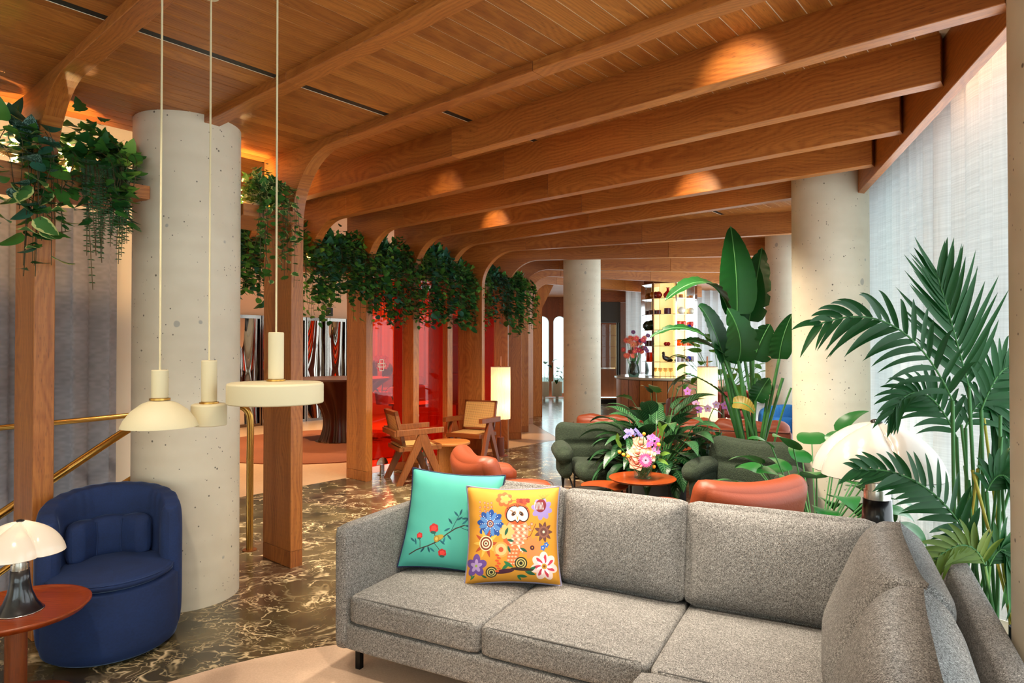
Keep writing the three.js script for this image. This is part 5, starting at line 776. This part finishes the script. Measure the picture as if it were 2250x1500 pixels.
{ // flower vase on the coffee table
  const bx_ = [1.162, 0.451, -5.76], v = thing('flower_vase', 'clear glass vase standing on the coffee table', 'vase', bx_); part(v, 'glass', lathe([[0, 0], [0.078, 0], [0.08, 0.004], [0.08, 0.145], [0.076, 0.145], [0.075, 0.012], [0, 0.01]], 40), phys({ color: '#f2faf8', roughness: 0.02, transmission: 1, thickness: 0, ior: 1.45 }));
  const o = thing('flower_bouquet', 'mixed bouquet with pink gerbera and peach roses in the glass vase', 'flowers', [bx_[0], bx_[1] + 0.012, bx_[2]]);
  const col = (c) => std({ color: c, roughness: 0.65 }), k = 5.7 / 1420, q = (px, py, dz) => [(px - 1409) * k, 1.6 + (765 - py) * k - bx_[1] - 0.012, dz];
  const stemS = (p) => part(o, 'stem', stemTo([rr(-0.04, 0.04), 0.0, rr(-0.04, 0.04)], p, 0.0035, 0), G.stem);
  const rose = (p, r, c) => { stemS(p); const f = part(o, 'rose', softRose(r), col(c)); f.position.set(...p); f.rotation.set(0.9, rr(0, 6), 0); };
  for (const [px, py, dz, r, c] of [[1393, 990, 0.1, 0.062, '#eda58c'], [1416, 993, 0.11, 0.06, '#f2b89a'], [1390, 1012, 0.12, 0.055, '#e88f76'], [1402, 972, 0.06, 0.06, '#f0a88c'], [1385, 1000, 0.05, 0.05, '#ee9a80']]) rose(q(px, py, dz), r, c);
  let p = q(1407, 1006, 0.16); stemS(p); flower(o, p, 0.068, col('#e0488a'), [0.05, 0.25, 1], 22, 'gerbera', col('#3a1420')); flower(o, [p[0], p[1], p[2] + 0.006], 0.04, col('#f3a0c0'), [0.05, 0.25, 1], 16, 'gerbera_inner', col('#3a1420'));
  for (let i = 0; i < 16; i++) { p = q(1420 + rr(-4, 20), 970 + rr(-14, 22), rr(0.03, 0.1)); if (i % 4 === 0) stemS(p); flower(o, p, 0.026, col(i % 2 ? '#d860b8' : '#e884c8'), [rr(-0.4, 0.6), 0.3, 1], 5, 'stock_flower'); }
  for (let i = 0; i < 22; i++) { const a = rr(-1.1, 1.1); p = q(1385 + 20 * Math.sin(a) + rr(-2, 2), 958 - 8 * Math.cos(a) + rr(-6, 6), rr(-0.02, 0.08)); if (i % 5 === 0) stemS(p); flower(o, p, 0.024, col('#7a72b8'), [Math.sin(a), 0.5, 0.8], 4, 'agapanthus_floret'); }
  for (let i = 0; i < 12; i++) { p = q(...pick([[1355, 992], [1362, 996], [1372, 1000], [1408, 952], [1430, 950], [1440, 975], [1420, 980], [1428, 1022], [1378, 985]]), rr(0.05, 0.12)); stemS(p); part(o, 'yellow_bud', new THREE.SphereGeometry(0.016, 8, 6), col('#eaa52a'), p); }
  for (const [px, py, tx, ty] of [[1360, 985, 1345, 962], [1352, 975, 1350, 950], [1445, 950, 1460, 930], [1450, 960, 1442, 935], [1445, 1000, 1466, 995], [1440, 1010, 1462, 1020], [1446, 945, 1440, 925]]) { const a = q(px, py, 0.04), b = q(tx, ty, 0.08); stemS(a); part(o, 'leaf', blade(a, [(a[0] + b[0]) / 2, (a[1] + b[1]) / 2 + 0.02, 0.06], b, 0.035, [0, 0.3, 1], { nu: 2, nv: 6 }), G.lime); }
  for (let i = 0; i < 12; i++) { const a = i / 12 * 6.283; part(o, 'leaf', blade([0.03 * Math.cos(a), 0.14, 0.03 * Math.sin(a)], [0.1 * Math.cos(a), 0.22, 0.1 * Math.sin(a)], [0.17 * Math.cos(a), 0.2, 0.17 * Math.sin(a)], 0.05, [0, 1, 0.3], { nu: 2, nv: 6 }), G.mid); }
}
function softRose(r) { const gs = []; for (let ring = 0; ring < 4; ring++) for (let k = 0; k < 5; k++) { const a = k / 5 * 6.283 + ring * 0.6, g = leafGeo(r * (0.75 + 0.12 * ring), r * (0.8 + 0.15 * ring), oval, -0.9, 0.0, 4, 5); g.applyMatrix4(MX(0.12 * r * ring * Math.cos(a), -r * 0.5, 0.12 * r * ring * Math.sin(a), 0.12 + 0.28 * ring, Math.PI / 2 - a, 0)); gs.push(g); } gs.push(new THREE.SphereGeometry(r * 0.35, 8, 6)); return merge(gs); }
for (const [x, d, lab] of [[1.0, 20.3, 'left of the two pots'], [1.42, 20.4, 'right of the two pots']]) { // potted plants by the far arched windows
  const o = thing('potted_plant', 'distant leafy plant in a white pot by the arched windows, ' + lab, 'plant', [x, 0, -d]); part(o, 'pot', lathe([[0, 0.1], [0.16, 0.1], [0.17, 0.55], [0.15, 0.55], [0.14, 0.5], [0, 0.5]], 28), M.potCream); part(o, 'pot_foot', cyl(0.05, 0.05, 0.1, 10), M.white); rosette(o, 7, 0.3, 0.15, 0.5, G.strel, { stalk: 0.5, prof: oval });
}
{ // orchid behind the red glass
  const s = W(9.3, 7.3, 0.6), o = thing('orchid', 'orchid in a small pot seen through the second red glass pane', 'plant', s); part(o, 'pot', lathe([[0, 0], [0.1, 0], [0.13, 0.22], [0.11, 0.22], [0, 0.19]], 24), std({ color: '#d86a3a', roughness: 0.6 })); part(o, 'flower_spike', tube([[0, 0.2, 0], [0.02, 0.5, 0], [0.0, 0.75, 0], [-0.1, 0.82, 0.02]], 0.008, 16, 5), G.stem); for (let i = 0; i < 8; i++) flower(o, [rr(-0.14, 0.08), 0.62 + rr(0, 0.25), 0.03], 0.07, std({ color: '#f6c8b0', roughness: 0.6 }), [0.6, 0.1, 1]); rosette(o, 4, 0.25, 0.08, 0.2, G.mid, { stalk: 0.03 });
}
// ------------------------------------------------------------------ bar with lit shelf tower
const BAR = [3.77, -15.5];
{
  const o = thing('round_bar', 'round oak bar counter below the lit shelf tower', 'bar counter', [BAR[0], 0, BAR[1]]);
  const R = 1.25; for (let k = 0; k < 24; k++) { const a0 = k / 24 * Math.PI * 2; part(o, 'panel', boxUV(grid(6, 1, (u, v) => { const a = a0 + u * (Math.PI / 12 - 0.012); return [R * Math.sin(a), 0.03 + v * 0.84, R * Math.cos(a)]; }), 'y', k), k % 2 ? M.oakA : M.oakB); }
  part(o, 'core', new THREE.CylinderGeometry(R - 0.012, R - 0.012, 0.88, 64).translate(0, 0.44, 0), std({ color: '#3a2416', roughness: 0.8 })); part(o, 'stone_top', lathe([[0.5, 0.88], [R + 0.03, 0.88], [R + 0.05, 0.895], [R + 0.05, 0.93], [R + 0.03, 0.94], [0.5, 0.94]], 96), phys({ color: '#b5aa98', roughness: 0.15 }));
}
{
  const o = thing('shelf_tower', 'octagonal back-lit glass shelf tower rising from the bar', 'shelf', [BAR[0], 0, BAR[1]], 0);
  const N = 8, R = 0.66, lev = [0.945, 1.29, 1.66, 2.03, 2.40, 2.77], ang = (k) => (k / N) * Math.PI * 2, P = (k, r) => [r * Math.sin(ang(k)), r * Math.cos(ang(k))];
  const lit = std({ color: '#ffe9b8', roughness: 0.6, emissive: new THREE.Color().setRGB(1.0, 0.66, 0.22), emissiveIntensity: 0.95 });
  for (let k = 0; k < N; k++) { const a = P(k, R - 0.25), b = P(k + 1, R - 0.25), L = Math.hypot(b[0] - a[0], b[1] - a[1]), side = k === 6 || k === 1 ? (k === 1) : false; const m = part(o, 'light_panel', B(0.01, 0.945, -0.01, L - 0.01, 3.12, 0.01), k === 1 || k === 6 ? M.mirror : lit, [a[0], 0, a[1]], [0, Math.atan2(-(b[1] - a[1]), b[0] - a[0]), 0]); }
  for (let k = 0; k < N; k++) { const p = P(k, R); part(o, 'upright', B(-0.014, 0.945, -0.014, 0.014, 3.14, 0.014), M.chrome, [p[0], 0, p[1]], [0, ang(k), 0]); const p2 = P(k, R - 0.24); part(o, 'fin', B(-0.005, 0.945, 0, 0.005, 3.12, 0.23), M.chrome, [p2[0], 0, p2[1]], [0, ang(k), 0]); }
  for (const y of [...lev.slice(1), 3.12]) { const s = new THREE.Shape(); for (let k = 0; k < N; k++) { const p = P(k, R); k ? s.lineTo(...p) : s.moveTo(...p); } const g = new THREE.ExtrudeGeometry(s, { depth: 0.012, bevelEnabled: false }).rotateX(Math.PI / 2).translate(0, y, 0); part(o, 'glass_shelf', boxUV(g), y > 3 ? M.chrome : phys({ color: '#d8c8a0', roughness: 0.05, transmission: 0.85, thickness: 0 })); for (let k = 0; k < N; k++) { const a = P(k, R), b = P(k + 1, R); part(o, 'shelf_edge', bar([a[0], y - 0.006, a[1]], [b[0], y - 0.006, b[1]], 0.008, 6), M.chrome); } }
  part(o, 'crown', cyl(0.6, 0.6, 0.22, 8), M.walnut, [0, 3.13, 0]);
  for (let k = 0; k < N; k++) { if (k === 1 || k === 6) continue; const a = ang(k + 0.5), r = R * 0.924 - 0.21, l = new THREE.RectAreaLight(new THREE.Color().setRGB(1, 0.68, 0.3), 1.3, 0.3, 2.1); l.position.set(BAR[0] + r * Math.sin(a), 2.0, BAR[1] + r * Math.cos(a)); l.lookAt(BAR[0] + 3 * Math.sin(a), 2.0, BAR[1] + 3 * Math.cos(a)); scene.add(l); }
  // things on the shelves: face (-1 left front, 0 right front, -2 left side, 1 right side), shelf, place along the face, kind, colour, label
  const put = (face, s, t, name, label, cat, prof, mat, scale = 1) => { const a = P(face, R - 0.11), b = P(face + 1, R - 0.11), x = a[0] + (b[0] - a[0]) * t, z = a[1] + (b[1] - a[1]) * t; return solo(name, lathe(prof.map(([r, y]) => [r * scale, y * scale]), 24), mat, label, cat, [BAR[0] + x, lev[s], BAR[1] + z]); };
  const jar = [[0, 0], [0.06, 0], [0.062, 0.004], [0.062, 0.1], [0.058, 0.104], [0, 0.104]], bott = [[0, 0], [0.07, 0], [0.1, 0.05], [0.095, 0.1], [0.03, 0.16], [0.028, 0.21], [0.045, 0.23], [0, 0.23]], gob = [[0, 0], [0.045, 0], [0.05, 0.01], [0.02, 0.06], [0.06, 0.12], [0.065, 0.18], [0.058, 0.2], [0, 0.2]], sph = [[0, 0], [0.04, 0], [0.078, 0.05], [0.078, 0.09], [0.05, 0.13], [0.02, 0.145], [0, 0.145]], glass = [[0, 0], [0.035, 0], [0.006, 0.01], [0.006, 0.1], [0.05, 0.13], [0.055, 0.2], [0.052, 0.2], [0, 0.12]], tall = [[0, 0], [0.04, 0], [0.042, 0.24], [0.036, 0.24], [0.034, 0.01], [0, 0.01]];
  const C = (c, r = 0.25) => std({ color: c, roughness: r }), gl = (c) => phys({ color: c, roughness: 0.05, transmission: 0.8, thickness: 0 });
  put(-1, 5, 0.62, 'vase', 'round red bottle vase on the top shelf', 'vase', bott, C('#c01818', 0.12), 1.05); put(0, 5, 0.4, 'candle_jar', 'low brown candle on the top shelf', 'candle', jar, C('#b06a2a'), 0.8); put(-2, 5, 0.75, 'vase', 'amber round vase on the top shelf at the left corner', 'vase', sph, C('#c0701c', 0.15), 1.2); put(-1, 5, 0.12, 'vase', 'dark red vase at the left edge of the top shelf', 'vase', sph, C('#8a1c14', 0.15), 1.1); put(1, 5, 0.3, 'vase', 'white disc vase on the top shelf at the right side', 'vase', sph, C('#efe6d8'), 1.3);
  put(-1, 4, 0.6, 'candle_jar', 'large plum coloured candle on the second shelf', 'candle', jar, C('#5a2230'), 1.3); put(-1, 4, 0.12, 'candle_jar', 'small plum candle at the left of the second shelf', 'candle', jar, C('#6a2a2a'), 0.9); put(0, 4, 0.42, 'reed_diffuser', 'white round reed diffuser bottle on the second shelf', 'diffuser', sph, C('#ece4d6'), 1.15); put(-2, 4, 0.5, 'candle_jar', 'brown candle on the second shelf at the left side', 'candle', jar, C('#5a3020'), 1.0); put(1, 4, 0.4, 'figurine', 'orange bird figurine on the second shelf at the right', 'figurine', sph, C('#d8702a'), 0.9);
  put(0, 3, 0.25, 'goblet', 'left red goblet on the middle shelf', 'goblet', gob, C('#d83020', 0.1)); put(0, 3, 0.55, 'goblet', 'right red goblet on the middle shelf', 'goblet', gob, C('#d83020', 0.1)); put(1, 3, 0.2, 'bottle', 'left cobalt blue bottle on the middle shelf', 'bottle', bott, C('#1c2fb0', 0.1), 1.1); put(1, 3, 0.55, 'bottle', 'right cobalt blue bottle on the middle shelf', 'bottle', bott, C('#1c2fb0', 0.1), 1.1); put(-2, 3, 0.5, 'vase', 'dark green round vase at the left of the middle shelf', 'vase', sph, C('#12301c', 0.15), 1.6);
  put(-1, 2, 0.5, 'cherry_ornament', 'left half of the red cherry ornament on the fourth shelf', 'ornament', sph, C('#b01818', 0.12), 0.62); put(-1, 2, 0.64, 'cherry_ornament', 'right half of the red cherry ornament on the fourth shelf', 'ornament', sph, C('#b01818', 0.12), 0.62); put(0, 2, 0.25, 'tumbler', 'large amber tumbler on the fourth shelf', 'glass', sph, gl('#f09018'), 1.05); put(0, 2, 0.6, 'tumbler', 'smaller amber tumbler on the fourth shelf', 'glass', jar, gl('#f09018'), 0.9); put(-2, 2, 0.5, 'candle_jar', 'brown glass candle on the fourth shelf at the left', 'candle', jar, C('#6a2a20'), 1.2);
  put(0, 1, 0.2, 'candle_jar', 'silver patterned candle on the fifth shelf', 'candle', jar, C('#8a7a80', 0.3), 1.2); put(0, 1, 0.55, 'candle_jar', 'smaller patterned candle on the fifth shelf', 'candle', jar, C('#9a8478', 0.3), 0.85); put(0, 1, 0.82, 'candle_jar', 'smallest dark candle on the fifth shelf', 'candle', jar, C('#7a4a2a', 0.3), 0.7); put(1, 1, 0.2, 'bottle', 'squat cobalt bottle on the fifth shelf', 'bottle', bott, C('#1c2fb0', 0.1), 1.1); put(1, 1, 0.5, 'bottle', 'second squat cobalt bottle on the fifth shelf', 'bottle', bott, C('#2038c0', 0.1), 1.0); put(-2, 1, 0.45, 'tumbler', 'tall orange tumbler on the fifth shelf at the left', 'glass', tall, gl('#f08a10'), 0.9); put(-2, 1, 0.7, 'tumbler', 'second orange tumbler on the fifth shelf at the left', 'glass', tall, gl('#f08a10'), 0.9);
  for (let k = 0; k < 3; k++) put(-1, 0, 0.2 + k * 0.28, 'wine_glass', ['left', 'middle', 'right'][k] + ' stemmed glass on the counter in front of the lit panel', 'glass', glass, gl('#f6e8c0'), 1).userData.group = 'glasses on the bar'; put(1, 0, 0.4, 'vase', 'teal vase at the right foot of the tower', 'vase', tall, C('#2a6a90', 0.2), 1.1);
  // dark bird figures
  const bird = (t, face, label) => { const a = P(face, R - 0.11), b = P(face + 1, R - 0.11), x = a[0] + (b[0] - a[0]) * t, z = a[1] + (b[1] - a[1]) * t; const o2 = thing('bird_figure', label, 'figurine', [BAR[0] + x, lev[1], BAR[1] + z], 0.39); const d = C('#2a1610', 0.35); part(o2, 'body', new THREE.SphereGeometry(1, 16, 10).scale(0.15, 0.06, 0.05).rotateZ(-0.28).translate(0, 0.062, 0), d); part(o2, 'neck', new THREE.SphereGeometry(1, 12, 8).scale(0.035, 0.07, 0.035).translate(-0.11, 0.14, 0), d); part(o2, 'head', new THREE.SphereGeometry(0.034, 12, 8).translate(-0.115, 0.2, 0), d); part(o2, 'beak', new THREE.ConeGeometry(0.012, 0.04, 8).rotateZ(Math.PI / 2).translate(-0.16, 0.2, 0), d); };
  bird(0.6, -1, 'dark wooden bird lying on the fifth shelf');
}
{ // flowers on the bar
  const p = [BAR[0] - 0.93, 0.941, BAR[1] + 0.42], v = thing('flower_vase', 'dark glass vase standing on the left end of the bar', 'vase', p); part(v, 'glass', lathe([[0, 0], [0.11, 0], [0.14, 0.1], [0.11, 0.26], [0.075, 0.32], [0.09, 0.36], [0.08, 0.36], [0.06, 0.32], [0.12, 0.1], [0, 0.02]], 32), phys({ color: '#7f9488', roughness: 0.05, transmission: 0.9, thickness: 0 }));
  const o = thing('flower_bouquet', 'coral and pink flowers in the vase on the bar', 'flowers', [p[0], p[1] + 0.03, p[2]]); for (let i = 0; i < 34; i++) { const q = [rr(-0.24, 0.24), rr(0.45, 0.95), rr(-0.1, 0.16)]; part(o, 'stem', stemTo([0, 0, 0], q, 0.005, 0), G.stem); if (i < 27) flower(o, q, rr(0.06, 0.1), std({ color: pick(['#e8604a', '#d84a4a', '#f08a6a', '#c83a50']), roughness: 0.7 }), [rr(-0.6, 0.6), 0.3, 1], 14, 'dahlia', std({ color: '#e8a040' })); else flower(o, [q[0] + 0.15, q[1] + 0.08, q[2]], 0.06, std({ color: '#6a3a6a', roughness: 0.7 }), [0, 0.4, 1], 8, 'filler_flower'); }
}
{ // stone fire bowl with a candle
  const o = thing('stone_bowl_table', 'round pale stone bowl table behind the leather sofa', 'table', [3.14, 0, -9.3]); part(o, 'bowl', lathe([[0, 0], [0.16, 0], [0.2, 0.3], [0.32, 0.5], [0.32, 0.56], [0.29, 0.56], [0.27, 0.5], [0, 0.48]], 48), std({ color: '#c3bca8', roughness: 0.7 })); const c = thing('candle', 'small glowing candle in the stone bowl', 'candle', [3.05, 0.482, -9.2]); part(c, 'wax', cyl(0.03, 0.03, 0.08, 14), M.white); part(c, 'candle_flame', new THREE.SphereGeometry(0.012, 8, 6).scale(1, 2, 1), std({ color: '#fff', emissive: WARM, emissiveIntensity: 8 }), [0, 0.11, 0]); pointLamp(3.05, 0.6, -9.2, 0.12, WARM, 0.5);
}
// ------------------------------------------------------------------ ceiling spots between the beams and uplights on the ledges
function ceilSpot(m, n, y, I, ang, tm = m, tn = n, c = SOFT, bay = '', side = '') {
  const p = W(m, n, y), t = W(tm, tn, 0), o = thing('ceiling_spot', 'black ceiling spotlight between the beams, ' + bay + ' bay, ' + side + ' end', 'light', [p[0], p[1] - 0.09, p[2]], 0, 'ceiling spotlights'); part(o, 'lamp_can', lathe([[0.03, 0], [0.034, 0], [0.034, 0.09], [0, 0.09], [0, 0.085], [0.03, 0.085]], 20), M.black); part(o, 'light_lens', cyl(0.026, 0.026, 0.004, 16), std({ color: '#fff', emissive: SOFT, emissiveIntensity: 3 }), [0, 0.02, 0]);
  spotLamp(p[0], p[1] - 0.10, p[2], t[0], 0, t[2], I, ang, c, 2.5, 0.8);
}
const RANK = ['first', 'second', 'third', 'fourth', 'fifth'];
for (const k of [3, 4, 5, 6, 7]) [0.95, 2.7, 4.7].forEach((m, j) => { if (m > mTrim(nFar(k)) + 0.6) ceilSpot(m + (j ? 0 : 0.25), nFar(k) + 0.05, ceilY(k), j ? 26 : 22, j ? 0.95 : 0.62, j ? m - 0.1 : m + 0.9, nFar(k) + 0.55, SOFT, RANK[k - 3], ['window', 'middle', 'ledge'][j]); });
// warm uplights among the ledge plants
function ledgeLight(p, I, label) {
  const o = thing('ledge_light', label, 'light', p, 0, 'warm uplights among the plants'); part(o, 'lamp_can', cyl(0.03, 0.035, 0.05, 16), M.black); part(o, 'light_bulb', new THREE.SphereGeometry(0.03, 14, 10), std({ color: '#fff', emissive: new THREE.Color().setRGB(1, 0.7, 0.3), emissiveIntensity: 6 }), [0, 0.07, 0]);
  pointLamp(p[0], p[1] + 0.07, p[2], I, new THREE.Color().setRGB(1, 0.62, 0.25), 0.6);
}
ledgeLight(W(4.5, 0.95, 2.58), 3.0, 'warm uplight among the plants left of the left post'); ledgeLight(W(4.5, 1.16, 2.58), 2.8, 'warm uplight just right of the left post'); ledgeLight(W(4.42, 1.47, 2.58), 3.0, 'warm uplight on the ledge touching the big column'); ledgeLight(W(4.55, 2.3, 2.58), 3.5, 'warm uplight between the big column and the pendant post');
[[3.85, 'right behind the pendant post'], [4.45, 'above the black C sign'], [5.0, 'over the left cane chair'], [5.6, 'over the second red glass post'], [6.0, 'left of the post between the cane chairs']].forEach(([n, w]) => ledgeLight(W(6.62, n, 2.58), 6, 'warm uplight on the far ledge ' + w));
ledgeLight([-0.74, 2.58, -9.7], 5, 'warm uplight on the far ledge above the right cane chair'); ledgeLight([-0.3, 2.58, -10.3], 5, 'warm uplight on the far ledge above the floor lamp');
// lobby downlights
for (const [m, n, w] of [[9.0, 4.6, 'nearest to the pendant post'], [10.4, 6.6, 'over the mirrored panels'], [9.2, 8.4, 'behind the red glass']]) { const p = W(m, n, 3.69), o = thing('lobby_downlight', 'round lobby downlight ' + w, 'light', [p[0], 3.66, p[2]]); part(o, 'lamp_can', cyl(0.05, 0.05, 0.03, 20), M.black); part(o, 'light_lens', cyl(0.04, 0.04, 0.004, 16), std({ color: '#fff', emissive: WARM, emissiveIntensity: 3 }), [0, -0.004, 0]); spotLamp(p[0], 3.64, p[2], p[0], 0, p[2], 60, 0.95, new THREE.Color().setRGB(1, 0.7, 0.42), 3, 0.8); }
// recessed downlights close to the beams and over the sofa
function recessed(p, t, I, ang, label) { const o = thing('recessed_downlight', label, 'light', p, 0, 'recessed downlights'); part(o, 'light_lens', cyl(0.03, 0.03, 0.004, 16), std({ color: '#fff', emissive: SOFT, emissiveIntensity: 2 }), [0, -0.004, 0]); part(o, 'lamp_ring', new THREE.TorusGeometry(0.033, 0.004, 6, 24).rotateX(Math.PI / 2), M.black); spotLamp(p[0], p[1] - 0.008, p[2], ...t, I, ang, SOFT, 2, 0.7); }
for (const [k, m, w] of [[3, 1.25, 'over the right end of the sofa back'], [6, 4.95, 'beside the planter ledge'], [4, 4.2, 'above the teal cushion'], [6, 2.5, 'above the green armchairs']]) { const p = W(m, nFar(k) + 0.05, ceilY(k) - 0.055), t = W(m + 0.02, nFar(k + 1) - TH, 2.985), o = thing('beam_spot', 'small spotlight hidden behind a beam, ' + w, 'light', p, 0, 'beam spotlights'); part(o, 'lamp_can', cyl(0.022, 0.022, 0.05, 14), M.black); spotLamp(p[0] + 0.649 * 0.03, p[1] - 0.005, p[2] - 0.76 * 0.03, ...t, k === 4 ? 1.0 : 3.0, 0.42, new THREE.Color().setRGB(1, 0.74, 0.42), 1, 1); }
recessed([-0.1, 3.046, -2.05], [-0.1, 0, -2.7], 15, 0.75, 'recessed downlight above the left sofa seat'); recessed([0.7, 3.046, -1.7], [0.6, 0, -2.4], 15, 0.58, 'recessed downlight above the right sofa seat'); recessed([-1.5, 3.046, -1.75], [-1.7, 0, -2.6], 14, 0.75, 'recessed downlight above the pale rug');
scene.traverse((o) => { if (o.isMesh) { o.castShadow = true; o.receiveShadow = true; } });
renderer.render(scene, camera);
